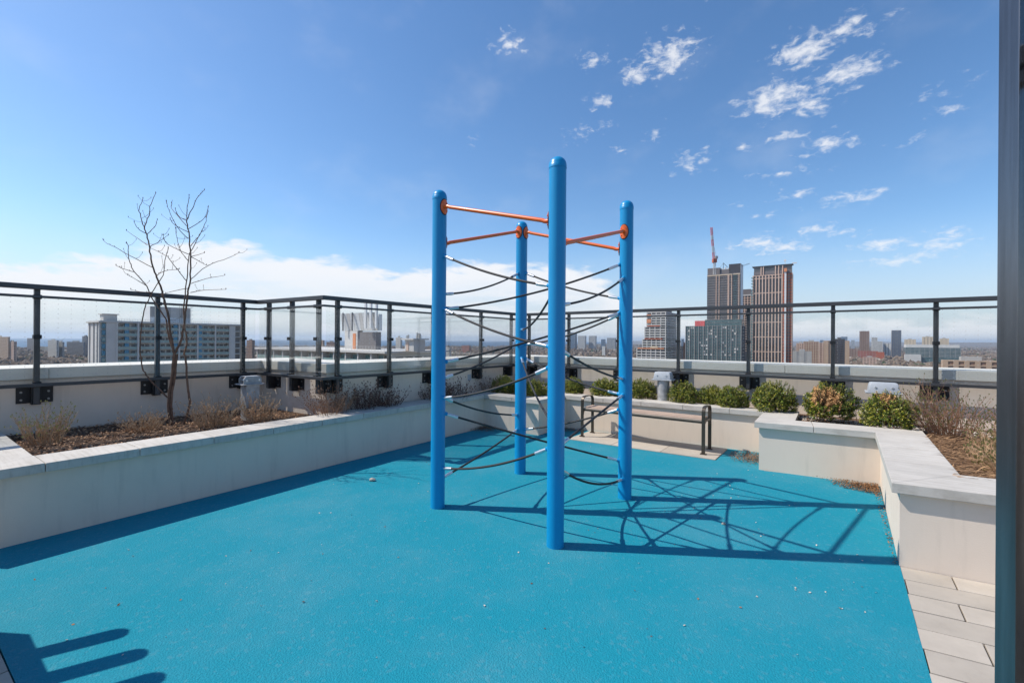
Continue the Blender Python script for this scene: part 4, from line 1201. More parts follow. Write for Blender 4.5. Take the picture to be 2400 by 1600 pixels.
class Bld:
    """box building on the street grid. a: along the near face towards the left (-V), b: away (U)."""
    def __init__(self, name, label, xL, xK, Z, group=None, cat='building'):
        sL, sK = bear(xL), bear(xK)
        self.K = Vector((sK*Z, Z)); self.Z = Z
        self.w = (sK-sL)*Z/(V.x - sL*V.y) if abs(V.x - sL*V.y) > 1e-6 else 10
        self.g = thing(name, label, cat, (self.K.x, self.K.y, GZ), group)
    def depth_to(self, xR):
        s = bear(xR)
        return (s*self.Z - self.K.x)/(U.x - s*U.y)
    def a_of(self, px):
        s = bear(px); return (self.K.x - s*self.Z)/(V.x - s*V.y)
    def P(self, a, b, z):
        q = self.K - V*a + U*b
        return (q.x, q.y, z)
    def box(self, m, a0, a1, b0, b1, z0, z1):
        P = self.P
        m.hexa([P(a1, b0, z0), P(a0, b0, z0), P(a0, b1, z0), P(a1, b1, z0), P(a1, b0, z1), P(a0, b0, z1), P(a0, b1, z1), P(a1, b1, z1)])
        return m
    def part(self, name, mm, *boxes, parent=None):
        m = MB()
        for q in boxes: self.box(m, *q)
        o = m.build(name, B[mm], parent or self.g)
        if len(boxes) > 4: o['kind'] = 'stuff'
        return o
    def each(self, name, mm, *boxes):
        for q in boxes: self.part(name, mm, q)
    def grid(self, a0, a1, b1, z0, z1, fh, bay, band, pier, proud, mm, sides=True, pmm=None):
        """proud floor bands and piers on the near face and on the receding +V face"""
        n = max(1, round((z1-z0)/fh)); bands = []; piers = []
        for i in range(n+1):
            z = z1 - i*(z1-z0)/n
            bands.append((a0-proud, a1, -proud, 0.0, z-band/2, z+band/2))
            if sides: bands.append((a0-proud, a0, 0.0, b1, z-band/2, z+band/2))
        pz = proud + .06
        na = max(1, round((a1-a0)/bay))
        for i in range(na+1):
            a = a0 + (a1-a0)*i/na
            piers.append((a-pier/2, a+pier/2, -pz, 0.0, z0, z1+band/2+.05))
        if sides:
            nb = max(1, round(b1/bay))
            for i in range(1, nb+1):
                b = b1*i/nb
                piers.append((a0-pz, a0, b-pier/2, b+pier/2, z0, z1+band/2+.05))
        self.part('floor_bands', mm, *bands); self.part('piers', pmm or mm, *piers)

# --- long apartment slab behind the sapling (its balcony face recedes away along the planter direction)
Za = 180.0
ap = Bld('apartment_block', 'long concrete apartment slab with blue panels and balconies behind the sapling', 203, 236, Za)
zr = zt(236, 752, Za)
LEN_A = 52.5
ap.w = 17.0
ap.part('core', 'lgrey', (0, ap.w, 0.0, LEN_A, GZ, zr-.6))
ap.part('roof', 'lgrey', (-1.9, ap.w+1.0, -1.0, LEN_A+1.0, zr-.55, zr), (-1.5, ap.w, -.5, LEN_A, zr, zr+.25))
ap.part('stair_head', 'lgrey', (4, 9, 1.6, 6.0, zr+.25, zr+2.9), (3.4, 9.6, 1.1, 6.6, zr+2.9, zr+3.2))
ph = ap.part('plant_room', 'steel', (4.5, 12, 17.2, 32.5, zr+.25, zr+7.3))
for i in range(8):
    ap.part('screen_panel', 'lgrey' if i % 3 else 'grey', (4.42, 4.5, 17.3+i*1.9, 17.3+i*1.9+1.82, zr+2.6, zr+7.2), parent=ph)
m = MB()
for i in range(6):
    for zz_ in (2.0, 4.0, 6.0, 7.5): ap.box(m, 4.0, 4.12, 28+i*.9, 28.9+i*.9, zr+zz_, zr+zz_+.08)
    ap.box(m, 4.0, 4.1, 28+i*.9, 28.1+i*.9, zr, zr+8.6)
ob_ = m.build('scaffold', B['grey'], ph)
m = MB()
for i in range(60): ap.box(m, -1.35, -1.30, i*.88, i*.88+.06, zr+.2, zr+1.15)
for zz_ in (.7, 1.1): ap.box(m, -1.35, -1.30, 0, LEN_A, zr+zz_, zr+zz_+.05)
m.build('roof_guard', B['grey'], ap.g)
# end wall strips towards the sun
ap.each('pilaster', 'white', (0, .8, -.5, 0, GZ, zr-.6), (4.2, 6.6, -.4, 0, GZ, zr-.6), (9.5, 13.5, -.4, 0, GZ, zr-.6), (15.6, 17, -.5, 0, GZ, zr-.6))
ap.part('end_windows', 'glass', *[(a_, a_+.7, -.06, 0, zr-2.6-i*2.75, zr-1.4-i*2.75) for i in range(9) for a_ in (7.6, 14.2)])
# balcony face: fins, floor slabs, glass fronts, doors
FH = 2.75
segs = [(0.15, 1.35, 'stair'), (1.35, 4.4, 'blank'), (4.4, 5.0, 'fin'), (5.0, 11.3, 'bal'), (11.3, 11.9, 'fin'), (11.9, 18.6, 'bal'), (18.6, 19.2, 'fin'), (19.2, 25.9, 'bal'), (25.9, 26.5, 'fin'),
        (26.5, 33.1, 'bal'), (33.1, 33.7, 'fin'), (33.7, 40.4, 'bal'), (40.4, 41.0, 'fin'), (41.0, 46.7, 'bal'), (46.7, 49.4, 'blank'), (49.4, 52.4, 'end')]
fins = []; NF = 9
rb = random.Random(5)
for b0_, b1_, kind in segs:
    if kind == 'fin': fins.append((-1.75, 0, b0_, b1_, GZ, zr-.56))
    elif kind == 'blank': fins.append((-1.55, 0, b0_, b1_, GZ, zr-.57))
    elif kind == 'stair':
        for i in range(NF):
            z1 = zr-.75-i*FH
            ap.part('stair_window', 'teal_panel', (-1.05, 0, b0_+.05, b1_-.05, z1-2.3, z1-.1))
            ap.part('panel', 'blue_panel' if i % 3 != 2 else 'bglass', (-1.12, -1.06, b0_+.1, b1_-.1, z1-1.7, z1-.6))
    elif kind == 'end':
        for i in range(NF):
            z1 = zr-.75-i*FH
            ap.part('balcony_slab', 'white', (-1.6, 0, b0_, b1_, z1-FH+.05, z1-FH+.23))
            ap.part('window', 'glass', (-.15, 0, b0_+.3, b1_-.4, z1-2.2, z1-.2))
    else:
        bluecol = b0_ in (5.0, 19.2, 33.7)
        for i in range(NF):
            z1 = zr-.75-i*FH
            sl = ap.part('balcony_slab', 'white', (-1.68, 0, b0_+.01, b1_-.01, z1-FH+.06, z1-FH+.22))
            ap.part('balcony_front', 'bglass', (-1.66, -1.60, b0_+.05, b1_-.05, z1-FH+.30, z1-FH+1.28), parent=sl)
            ap.part('handrail', 'grey', (-1.68, -1.58, b0_+.03, b1_-.03, z1-FH+1.285, z1-FH+1.34), parent=sl)
            wl = ap.part('back_wall', 'wall', (-.10, 0, b0_, b1_, z1-FH+.24, z1-.04))
            nw = 2 if b1_-b0_ < 5.2 else 3
            for k in range(nw):
                c = b0_ + (b1_-b0_)*(k+.5)/nw + rb.uniform(-.25, .25)
                ap.part('window', 'glass', (-.18, -.11, c-.75, c+.75, z1-FH+.4 if k == 1 else z1-FH+1.15, z1-.35), parent=wl)
            if bluecol:
                q = b0_ + (2.2 if b0_ == 5.0 else (5.0 if b0_ == 19.2 else .1))
                ap.part('blue_panel', 'blue_panel', (-1.60, -.2, q, q+1.35, z1-FH+.23, z1-.06))
            if rb.random() < .35:
                q = b0_+rb.uniform(.6, b1_-b0_-1.3)
                ap.part('clutter', rb.choice(['red', 'dark', 'white', 'brown']), (-1.4, -.8, q, q+.7, z1-FH+.23, z1-FH+1.2+rb.random()*.6))
ap.each('fin', 'white', *fins)

# --- lower white slab with rooftop plant
Zw = 100.0
wb = Bld('white_block', 'low white balcony block with railed flat roof beyond the jog', 604, 903, Zw)
zw = zt(903, 823, Zw)
dW = wb.depth_to(1046)
wb.part('core', 'wall', (0.0, wb.w, 1.6, dW, GZ, zw-.51))
wb.part('roof', 'white', (-.6, wb.w+.6, -.6, dW+.6, zw-.5, zw))
nb = 12
for i in range(nb):
    a0_, a1_ = wb.w*i/nb, wb.w*(i+1)/nb
    wb.part('column', 'white', (a1_-.35, a1_, -.25, 1.55, GZ, zw-.51))
    for f in range(2):
        z1 = zw-.51-f*2.9
        sl = wb.part('balcony_slab', 'white', (a0_+.01, a1_-.36, -.2, 1.58, z1-2.9, z1-2.68))
        wb.part('balcony_front', 'bglass', (a0_+.02, a1_-.37, -.16, -.10, z1-2.66, z1-1.55), parent=sl)
        wb.part('window', 'glass', (a0_+.6, a0_+2.2, 1.5, 1.597, z1-2.4, z1-.5))
        wb.part('window', 'bglass', (a0_+2.6, a1_-.7, 1.5, 1.597, z1-1.9, z1-.5))
for i in range(5):
    b = 3+(dW-5)*i/5
    for f in range(2): wb.part('window', 'glass', (-.06, 0.0, b, b+2.2, zw-3.1-f*2.9, zw-1.4-f*2.9))
m = MB()
na = int(wb.w/1.1)
for i in range(na): wb.box(m, i*1.1, i*1.1+.05, -.3, -.25, zw, zw+1.05)
for z in (.35, .7, 1.02): wb.box(m, 0, wb.w, -.3, -.26, zw+z, zw+z+.05)
m.build('roof_guard', B['lgrey'], wb.g)
def apx(px, b):                                                  # a that puts a point at depth b under bearing px
    s = bear(px); q = wb.K + U*b
    return (q.x - s*q.y)/(V.x - s*V.y)
sR = apx(970, 5); sL = apx(949, 5)
hd = wb.part('stair_head', 'white', (sR, sL, 5, 8.5, zw+.003, zw+2.6), (sR-.5, sL+.7, 4.4, 9.2, zw+2.6, zw+2.95))
wb.part('door', 'copper', (sL-1.3, sL-.5, 4.9, 5.0, zw+.05, zw+2.1), parent=hd)
m = MB()
for i in range(9): q_ = sR+rb.random()*(sL-sR); w_ = 5.2+rb.random()*3; wb.box(m, q_, q_+.14, w_, w_+.3, zw+2.95, zw+3.5+rb.random()*.8)
m.build('aerials', B['grey'], hd)
# plant penthouse with tapering screens and chimneys
a0_, a1_ = wb.a_of(905)+18.0, 0
bq = 12.0
aR, aL = apx(881, 8), apx(806, 8)
pl = wb.part('plant_room', 'slate', (aR, aR+.62*(aL-aR), 8, 9.6, zw+.003, zw+4.6))
wb.part('plant_room_wall', 'white', (aR+.55*(aL-aR), aL-.5, 7.9, 9.6, zw+.003, zw+4.9), parent=pl)
wb.part('door', 'orange', (aR+.60*(aL-aR), aR+.69*(aL-aR), 7.8, 7.9, zw+.003, zw+4.2), parent=pl)
nsc = 11
for i in range(nsc):
    f0, f1 = i/nsc, (i+1)/nsc
    x0, x1 = aR-.6+(aL-aR+1.2)*f0, aR-.6+(aL-aR+1.2)*f1-.08
    m = MB(); P = wb.P
    m.hexa([P(x1, 8.0, zw+4.95), P(x0, 8.0, zw+4.95), P(x0, 8.3, zw+4.95), P(x1, 8.3, zw+4.95), P(x1, 7.2, zw+9.6), P(x0, 7.2, zw+9.6), P(x0, 7.5, zw+9.6), P(x1, 7.5, zw+9.6)])
    m.build('screen_panel', B['steel'] if i % 4 else B['lgrey'], pl)
wb.part('screen_back', 'steel', (aR-.4, aL+.4, 8.5, 9.6, zw+4.92, zw+9.2), parent=pl)
for q_ in (884, 871, 859): wb.part('chimney', 'steel', (apx(q_, 6.9), apx(q_, 6.9)+.6, 6.6, 7.1, zw+5.5, zw+12.2), parent=pl)
for f in (.62, .92): wb.part('brace', 'louvre', (aR+f*(aL-aR), aR+f*(aL-aR)+.3, 6.9, 7.15, zw+4.9, zw+9.8), parent=pl)

# --- stepped white frame under construction
Zs = 480.0
sb = Bld('stepped_block', 'stepped white concrete frame building with orange sheeting', 1493, 1560, Zs)
dS = 42
tiers = [(1493, GZ, zt(1560, 818, Zs)), (1506, zt(1560, 818, Zs), zt(1560, 795, Zs)), (1511, zt(1560, 795, Zs), zt(1560, 766, Zs)), (1516, zt(1560, 766, Zs), zt(1560, 731, Zs))]
for px, z0, z1 in tiers:
    a1 = sb.a_of(px)
    sb.part('core', 'glass', (.5, a1-.4, .5, dS, z0, z1-.1))
    zlo = max(z0, -28)
    sb.grid(0, a1, dS, zlo, z1, 2.9, 5.2, .95, .75, .5, 'white')
sb.part('core_top', 'slate', (2, sb.a_of(1526), 2, dS*.7, tiers[3][2], tiers[3][2]+3.2))
for px0, px1, y0, y1, mm in ((1516, 1526, 736, 741, 'orange'), (1516, 1526, 747, 756, 'orange'), (1517, 1548, 762, 764.5, 'rust'), (1511, 1553, 792.5, 795, 'rust'), (1495, 1557, 815.5, 818, 'orange'), (1525, 1542, 811, 817, 'beige')):
    sb.part('sheeting', mm, (sb.a_of(px1), sb.a_of(px0), -.9, -.62, zt(1540, y1, Zs), zt(1540, y0, Zs)))

# --- glass mid-rise with red plant box
Zm = 430.0
mb_ = Bld('glass_midrise', 'grey-green glass mid-rise with pale vertical fins and red rooftop box', 1607, 1737, Zm)
zm = zt(1737, 763, Zm)
mb_.part('core', 'teal', (0, mb_.w, 0, 24, GZ, zm))
mb_.grid(0, mb_.w, 24, -30, zm, 3.0, 2.15, .28, .16, .12, 'slate')
mb_.each('fin', 'grey', *[(mb_.w*f-.22, mb_.w*f+.22, -.6, 0.0, -45, zm+.3) for f in (.0, .085, .17, .25, .33, .415, .5, .58, .665, .75, .83, .92, 1.0)])
mb_.part('setback', 'teal', (-.1, mb_.a_of(1651), 2, 20, zm+.02, zm+6.4))
mb_.part('setback_bands', 'slate', *[(-.2, mb_.a_of(1651), 1.9, 2.0, zm+z, zm+z+.3) for z in (.1, 3.1, 6.1)])
mb_.part('plant_box', 'crane_red', (mb_.a_of(1649), mb_.a_of(1626), 4, 14, zm+.02, zm+5.6))
rb = random.Random(8)
mb_.part('pale_blinds', 'white', *[(a_, a_+1.3, -.09, 0.0, z_, z_+1.6) for a_, z_ in [(rb.randint(0, 22)*2.15+.4, zm-3.0*rb.randint(1, 10)+.6) for _ in range(34)]])  # plain white blinds at randomly picked windows

# --- dark tower with crane
Zt1 = 520.0
t1 = Bld('dark_tower', 'dark grey tower with pale vertical ribs below the red crane', 1657, 1734, Zt1)
z1 = zt(1734, 640, Zt1)
t1.part('core', 'glass', (0, t1.w, 0, 18, GZ, z1))
t1.grid(0, t1.w, 18, -10, z1, 2.95, 9.3, 1.25, .35, .3, 'slate', True, 'slate')
t1.each('rib', 'copper', *[(t1.w*f-.35, t1.w*f+.35, -.75, 0.0, GZ, z1-1) for f in (.035+.0, .25, .36, .335, .63, .72)])
t1.part('cornice', 'beige', (0-.1, t1.w, -.8, -.0, z1-1.3, z1-.2))
t1.part('balconies', 'teal', *[(t1.w*.10, t1.w*.21, -.55, -.3, z1-3-i*2.95, z1-1.7-i*2.95) for i in range(26)])
t1.part('side_wall', 'steel', (-.5, -.36, 0, 18, GZ, z1+11))
t1.part('crown_left', 'slate', (t1.w*.62, t1.w, .3, 16, z1, z1+8.5))
t1.part('crown_mid', 'slate', (t1.w*.34, t1.w*.62, 1.5, 16, z1, z1+6))
t1.part('crown_right', 'dark', (-.4, t1.w*.34, .3, 18, z1, z1+11.5))
t1.each('roof_gear', 'white', *[(t1.w*(.36+.08*i), t1.w*(.36+.08*i)+1.5, 3, 5, z1+6, z1+7.6+(i % 2)) for i in range(4)])
# crane
cx, cz = 1670, zt(1670, 632, 515)
cq = Vector(gp(1670, 515.0))
crane = thing('tower_crane', 'tall red and white luffing crane above the dark tower', 'crane', (cq.x, cq.y, cz-6))
def lattice(m, p0, p1, wd_, n, r, t_axis=Vector((1, 0, 0))):
    p0, p1 = Vector(p0), Vector(p1); ax = (p1-p0).normalized(); sx = (t_axis - ax*t_axis.dot(ax)).normalized(); sy = ax.cross(sx)
    cs = [(sx*i + sy*j)*wd_/2 for i, j in ((-1, -1), (1, -1), (1, 1), (-1, 1))]
    for c in cs: m.tube([p0+c, p1+c], r, 4)
    for i in range(n):
        a, b = p0.lerp(p1, i/n), p0.lerp(p1, (i+1)/n)
        for k in range(4): m.tube([a+cs[k], b+cs[(k+1) % 4]], r*.7, 3, False)
ztop, zcab = zt(1666, 533, 515), zt(1671, 612, 515)
m = MB(); lattice(m, (cq.x+1.6, cq.y, cz-6), (cq.x+1.6, cq.y, zcab), 2.0, 9, .22); m.build('mast', B['white'], crane)
jq = Vector(gp(1667, 515.0)); base = Vector((cq.x+.8, cq.y, zcab+2)); tipv = Vector((gp(1665.5, 515)[0], cq.y, ztop))
for i, (f0, f1, mm) in enumerate(((0, .22, 'crane_red'), (.22, .42, 'white'), (.42, .62, 'crane_red'), (.62, .76, 'white'), (.76, 1.0, 'crane_red'))):
    m = MB(); lattice(m, base.lerp(tipv, f0), base.lerp(tipv, f1), 1.7, 6, .22); m.build('jib_section', B[mm], crane)
MB().box((cq.x+1.6, cq.y, zcab+.5), (4.2, 4, 4.2)).build('cab', B['rust'], crane)
MB().box((cq.x+3.2, cq.y, zcab+4.2), (3.2, 4, 3.0)).build('counterweight', B['lgrey'], crane)
MB().tube([(cq.x+3.8, cq.y, zcab+5), tuple(base.lerp(tipv, .62))], .14, 4).build('luffing_cable', B['grey'], crane)
q = Vector(gp(1694, 525.0)); zb = z1+6
sc_ = thing('derrick', 'small dark derrick with stays on the dark tower roof', 'crane', (q.x, q.y, zb))
zc = zt(1694, 616, 525)
for nm, a, b, r in (('mast', (q.x, q.y, zb), (q.x, q.y, zc), .3), ('stay', (q.x-4.6, q.y, zb), (q.x, q.y, zc), .14), ('boom', (q.x+5.2, q.y, zb+1.5), (q.x, q.y, zc), .25)):
    MB().tube([a, b], r, 5).build(nm, B['slate'], sc_)
q = Vector(gp(1728, 525.0)); e = Vector(gp(1756, 525.0))
dj = thing('crane_arm', 'thin grey crane arm leaning out between the two towers', 'crane', (q.x, q.y, zt(1728, 626, 525)))
m = MB(); lattice(m, (q.x, q.y, zt(1728, 626, 525)), (e.x, e.y, zt(1756, 617.5, 525)), .9, 9, .13, Vector((0, 1, 0))); m.build('arm', B['grey'], dj)

# --- slim slab between the towers
Zb = 560.0
tb = Bld('slim_tower', 'dark slim tower squeezed between the two tall towers', 1738, 1759, Zb)
z2 = zt(1750, 677, Zb)
tb.part('core', 'dark', (0, tb.w, 0, 18, GZ, z2-8)); tb.grid(0, tb.w, 18, -10, z2-8.2, 3.0, 3.3, .7, .8, .3, 'copper')
tb.part('crown', 'slate', (0, tb.w, 0, 18, z2-8, z2)); tb.part('cornice', 'white', (-.3, tb.w, -.6, 0.0, z2-8.2, z2-7))

# --- copper-framed tower
Zc = 450.0
tc_ = Bld('copper_tower', 'tallest tower with pink-tan vertical frame and rust-red bays', 1764, 1856, Zc)
z3 = zt(1856, 641, Zc)
tc_.part('core', 'glass', (0, tc_.w, 0, 7.5, GZ, z3))
fh = 3.05
aB = tc_.a_of(1832)
# frame over the left part: slim piers, a strong band every fourth floor
piers = []; bands = []; thin = []
nbay = 9
for i in range(nbay+1):
    a = aB + (tc_.w-aB)*i/nbay
    piers.append((a-.45, a+.45, -.55, 0.0, GZ, z3+.4))
for i in range(0, 34):
    z = z3 - i*fh
    (bands if i % 5 == 1 or i == 0 else thin).append((aB-.3, tc_.w, -.40 if i % 5 == 1 or i == 0 else -.2, 0.0, z-(.35 if i % 5 == 1 or i == 0 else .22), z+(.35 if i % 5 == 1 or i == 0 else .22)))
tc_.each('pier', 'copper', *piers); tc_.each('band', 'copper', *bands); tc_.part('spandrels', 'dark', *thin)
tc_.part('mullions', 'dark', *[(aB + (tc_.w-aB)*(i+.5)/nbay-.12, aB + (tc_.w-aB)*(i+.5)/nbay+.12, -.25, 0.0, GZ, z3) for i in range(nbay)])
tc_.part('balconies', 'bglass', *[(tc_.w, tc_.w+1.6, -1.0, .0, z3-2.6-i*fh, z3-1.4-i*fh) for i in range(30)])
# rust bays near the corner
for i in range(30):
    z = z3 - i*fh
    tc_.part('rust_bay', 'rust', (.3, aB-.5, -.30, 0.0, z-.75, z+.35))
tc_.part('rust_mullions', 'rust', *[(a-.25, a+.25, -.34, 0.0, GZ, z3) for a in (aB*.16, aB*.5, aB*.84)])
tc_.each('corner_pier', 'pink', (-.35, .3, -.6, 0.0, GZ, z3+1), (aB*.30, aB*.36, -.6, 0.0, GZ, z3))
tc_.each('side_pier', 'slate', *[(-.35, 0.0, b-.35, b+.35, GZ, z3) for b in (1.6, 3.4, 5.4, 7.4)])
tc_.part('crown', 'glass', (.4, tc_.w-.8, .5, 7.5, z3, z3+9.2))
tc_.each('crown_rib', 'copper', *[(tc_.w*f-.4, tc_.w*f+.4, -.4, .5, z3, z3+9.3) for f in (.24, .34, .42, .73, .79)])
tc_.part('crown_roof', 'dark', (-.6, tc_.w+.9, -.6, 8.2, z3+9.25, z3+10.0))
tc_.part('crown_band', 'slate', (.3, tc_.w-.6, .2, .5, z3+1, z3+4.3))
tc_.part('hoist', 'steel', (5, 6.6, -2.6, -.7, GZ, z3+4)); tc_.part('hoist_car', 'orange', (4.6, 7.0, -3.4, -.8, z3+2, z3+5.5))
tc_.each('window_cleaner', 'steel', (6.2, 6.7, 1, 1.5, z3+10, z3+14.5), (5.4, 7.4, .8, 1.6, z3+13.2, z3+14.8), (-3.6, .5, 2, 3.0, z3+10.4, z3+11.4))

# --- smaller buildings across the skyline: label, name, left, corner, right, top y, distance, frame, core, floor, bay, band, pier
SK = [
 ('brown brick flats at the far left edge, stepped roof', 'brick_flats', -30, 20, 22, 790, 900, 'tan', 'glass', 3, 4, 1.5, 1.8),
 ('paler brick wing beside the brown flats at the far left', 'brick_flats', 20, 33, 38, 801, 880, 'pink', 'glass', 3, 4, 1.5, 1.8),
 ('plain blue-grey tower left of the first railing post', 'grey_tower', 64, 79, 84, 793, 1500, 'slate', 'glass', 3.2, 5, 1.6, 1.6),
 ('low wide grey block right of the first railing post', 'grey_block', 94, 112, 114, 813, 1500, 'grey', 'glass', 3.2, 5, 1.4, 1.2),
 ('speckled pale apartment block below the wind turbine', 'pale_flats', 113, 133, 137, 798, 1000, 'lgrey', 'glass', 3, 3.5, 1.4, 1.4),
 ('lower wing of the speckled block below the wind turbine', 'pale_flats', 134, 147, 150, 802, 1010, 'grey', 'glass', 3, 3.5, 1.4, 1.4),
 ('long dark glass block left of the apartment slab', 'dark_block', 157, 196, 200, 802, 1100, 'slate', 'blueglass', 3.3, 4, .8, .7),
 ('slender dark tower touching the apartment slab left edge', 'dark_tower', 193, 203, 209, 788, 1150, 'slate', 'blueglass', 3.3, 4, .9, .8),
 ('pinkish brown tower right of the apartment slab', 'brown_tower', 579, 591, 596, 798, 900, 'brown', 'glass', 3, 3.5, 1.6, 1.6),
 ('tan tower on the horizon at the jog corner', 'tan_tower', 745, 757, 760, 798, 1300, 'tan', 'glass', 3, 4, 1.4, 1.4),
 ('dark brown block on the horizon right of the jog corner', 'brown_block', 766, 785, 788, 802, 1000, 'brown', 'blueglass', 3, 4, 1.2, 1.2),
 ('beige tower standing alone above the white block roof', 'beige_tower', 929, 938, 941, 792, 700, 'lgrey', 'lgrey', 3, 5, 1.5, 2),
 ('low red brick building on the lake horizon', 'red_block', 1083, 1099, 1104, 810, 1800, 'red', 'glass', 4, 7, 2.2, 3),
 ('white low building left of the red brick one', 'white_block', 1040, 1053, 1057, 816, 1100, 'white', 'glass', 3.2, 6, 2, 1.5),
 ('tallest blue glass tower in the far cluster', 'glass_tower', 1334, 1348, 1352, 779, 2600, 'blueglass', 'blueglass', 5, 9, 1, 1),
 ('pale tower second in the far cluster', 'pale_tower', 1355, 1371, 1374, 787, 2700, 'lgrey', 'blueglass', 5, 8, 2, 2),
 ('pale tower third in the far cluster', 'pale_tower', 1380, 1395, 1398, 787, 2700, 'lgrey', 'blueglass', 5, 8, 2, 2),
 ('slim blue tower fourth in the far cluster', 'glass_tower', 1409, 1417, 1419, 795, 3000, 'blueglass', 'blueglass', 5, 8, 1, 1),
 ('wide grey tower beside the right blue post', 'grey_tower', 1423, 1441, 1444, 792, 2700, 'grey', 'blueglass', 5, 8, 2, 2),
 ('white stub block half behind the right blue post', 'white_block', 1412, 1417, 1418, 812, 1400, 'white', 'white', 4, 6, 2, 2),
 ('thin blue tower in the gap before the glass mid-rise', 'glass_tower', 1597, 1601, 1603, 794, 2500, 'blueglass', 'blueglass', 5, 6, 1, 1),
 ('dark block in the gap before the glass mid-rise', 'dark_block', 1594, 1603, 1604, 812, 700, 'dark', 'glass', 3, 4, 1, 1),
 ('narrow orange-tan hoist tower against the glass mid-rise', 'hoist_tower', 1603, 1607, 1608, 804, 520, 'orange', 'beige', 3, 3, 1, .8),
 ('beige block against the copper tower', 'beige_block', 1868, 1884, 1886, 805, 700, 'pink', 'glass', 2.9, 3.6, 1.5, 1.8),
 ('long red brick range with serrated roof', 'brick_range', 1884, 1918, 1921, 801, 800, 'tan', 'red', 2.9, 3.6, 1.3, 1.6),
 ('pinkish brick range continuing the red one', 'brick_range', 1921, 1942, 1945, 804, 690, 'pink', 'brown', 2.9, 3.6, 1.3, 1.6),
 ('grey concrete low building at the copper tower foot', 'grey_block', 1862, 1897, 1901, 824, 640, 'grey', 'lgrey', 3, 9, 1.4, 6),
 ('far hazy tower above the red brick range', 'far_tower', 1922, 1930, 1932, 797, 3500, 'blueglass', 'blueglass', 6, 9, 1, 1),
 ('grey flats with dark top behind the railing post', 'grey_flats', 1936, 1985, 1990, 799, 620, 'tan', 'louvre', 2.9, 9.0, .8, 5.6),
 ('dark maroon penthouse block behind the grey flats', 'maroon_block', 1955, 1978, 1982, 796, 560, 'dark', 'brown', 3, 5, 2, 2),
 ('hazy blue tower cluster behind the maroon block', 'far_tower', 1971, 1986, 1989, 789, 3200, 'blueglass', 'blueglass', 6, 9, 1, 1),
 ('faint far tower just left of the tall brown one', 'far_tower', 1995, 2003, 2005, 797, 3600, 'lgrey', 'blueglass', 6, 9, 2, 1),
 ('tall brown brick tower right of the grey flats', 'brown_tower', 2015, 2037, 2043, 776, 1500, 'brown', 'tan', 3.2, 5, 1.3, 1.5),
 ('pale grey tower right of the tall brown one', 'pale_tower', 2043, 2056, 2062, 791, 1700, 'lgrey', 'glass', 3, 4, 1.5, 1.5),
 ('white curved-front block below the pale grey tower', 'white_block', 2046, 2068, 2074, 800, 1600, 'white', 'glass', 3, 3.2, 1.2, 1.4),
 ('small white block with dark centre before the dark blue tower', 'white_block', 2072, 2086, 2089, 805, 1600, 'white', 'dark', 4, 8, 2, 4),
 ('dark blue-grey tower standing alone', 'blue_tower', 2090, 2112, 2119, 774, 1500, 'slate', 'blueglass', 3.4, 5, .9, .9),
 ('beige twin-stack block right of the dark blue tower', 'beige_tower', 2122, 2144, 2147, 796, 1300, 'beige', 'glass', 3.2, 8, 2, 5),
 ('beige tower group behind the white roofed building', 'beige_tower', 2163, 2186, 2190, 790, 1300, 'beige', 'glass', 3.2, 8, 2, 4),
 ('pale beige towers right of the last railing post', 'beige_tower', 2204, 2222, 2226, 794, 1300, 'beige', 'beige', 3.2, 7, 2, 4),
 ('terracotta roofed red houses below the tall brown tower', 'red_row', 1992, 2012, 2015, 818, 1500, 'brown', 'beige', 3.2, 7, 1.8, 4),
 ('second terracotta row right of the first', 'red_row', 2013, 2056, 2060, 823, 1400, 'red', 'pink', 3.2, 8, 2.0, 5),
 ('bright rust-red block end at the terracotta rows', 'red_block', 2056, 2070, 2072, 826, 1380, 'rust', 'rust', 4, 8, 3, 6),
 ('pale low institution building below the terracotta rows', 'pale_block', 2024, 2053, 2056, 838, 950, 'pink', 'glass', 3.5, 5, 2, 3),
 ('long tan-brick low building with flat roof behind the last post', 'tan_block', 2216, 2345, 2400, 848, 330, 'tan', 'brown', 3.2, 6, 1.0, 3.0),
]
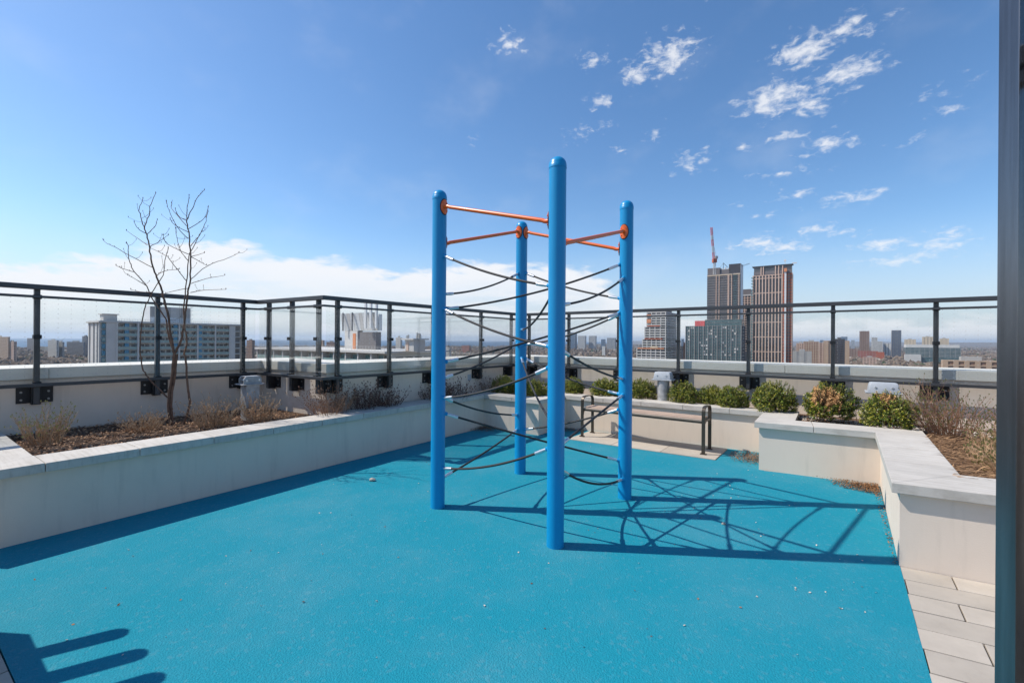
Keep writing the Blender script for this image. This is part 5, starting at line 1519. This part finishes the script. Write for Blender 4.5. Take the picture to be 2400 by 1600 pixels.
for lab, nm, xl, xk, xr, yt, Z, fm, cm, fhh, bay, band, pier in SK:
    b = Bld(nm, lab, xl, xk, Z)
    zt_ = zt(xk, yt, Z)
    dp = b.depth_to(xr)
    if not (0 < dp < b.w*3): dp = max(10, b.w*.5)
    zlo = max(GZ, EYE-75*Z/1044)
    b.part('core', cm, (.2, b.w-.2, .2, dp-.2, GZ, zt_-.15))
    side = bear(xk) < .68
    b.grid(0, b.w, dp, zlo, zt_, fhh, bay, band, pier, .35, fm, side)
    if not side:
        b.part('left_wall', fm, (b.w-.1, b.w+.3, 0, dp, GZ, zt_))
    b.part('roof', fm, (-.3, b.w+.3, -.3, dp+.3, zt_-.1, zt_+.35))
    if b.w > 8 and Z < 1400:
        b.part('roof_hut', 'louvre' if fm in ('slate', 'dark', 'brown') else 'grey', (b.w*.3, b.w*.68, dp*.25, dp*.75, zt_+.35, zt_+3.2))
# wide teal glass building with white roof
Zq = 1100.0
tq = Bld('teal_offices', 'wide teal glass office building with bright white roof band', 2122, 2252, Zq)
zq = zt(2200, 815, Zq)
tq.part('core', 'teal', (0, tq.w, 0, 40, GZ, zq)); tq.grid(0, tq.w, 40, -34, zq, 3.6, 9, .7, .4, .4, 'grey', False)
tq.part('roof_band', 'white', (2, tq.w-1, 1, 38, zq, zq+7.5)); tq.part('left_wing', 'lgrey', (tq.w*.72, tq.w+2, -14, -.5, GZ, zq-18))
# wind turbine far off
q = Vector(gp(146, 4000.0))
wt = thing('wind_turbine', 'tiny grey wind turbine on the lake horizon', 'wind turbine', (q.x, q.y, GZ))
hz = zt(146, 797, 4000)
MB().tube([(q.x, q.y, GZ), (q.x, q.y, hz)], [3.2, 2.0], 8).build('tower', B['grey'], wt)
m = MB()
for a in (40, 170, 285): m.tube([(q.x, q.y-3, hz), (q.x+cos(radians(a))*42, q.y-3, hz+sin(radians(a))*42)], [2.2, .7], 5)
m.build('blade_rotor', B['grey'], wt)

# ------------------------------------------------------------------ air
HZ = 6.5e-5
hzm = bpy.data.materials.new('haze')
hzm.use_nodes = True
t = hzm.node_tree; t.nodes.clear()
pv = t.nodes.new('ShaderNodeVolumePrincipled')
pv.inputs['Color'].default_value = (0.70, 0.83, 1.0, 1)
pv.inputs['Density'].default_value = HZ
pv.inputs['Anisotropy'].default_value = 0.2
ho = t.nodes.new('ShaderNodeOutputMaterial'); t.links.new(pv.outputs[0], ho.inputs['Volume'])
hb = MB().box((0, 0, (GZ-1+150)/2), (49000, 49000, 150-(GZ-1)))
o = link_mesh('haze', hb.mesh('haze', hzm)); o['kind'] = 'stuff'; o['label'] = 'thin blue haze over the town and lake'; o['category'] = 'haze'
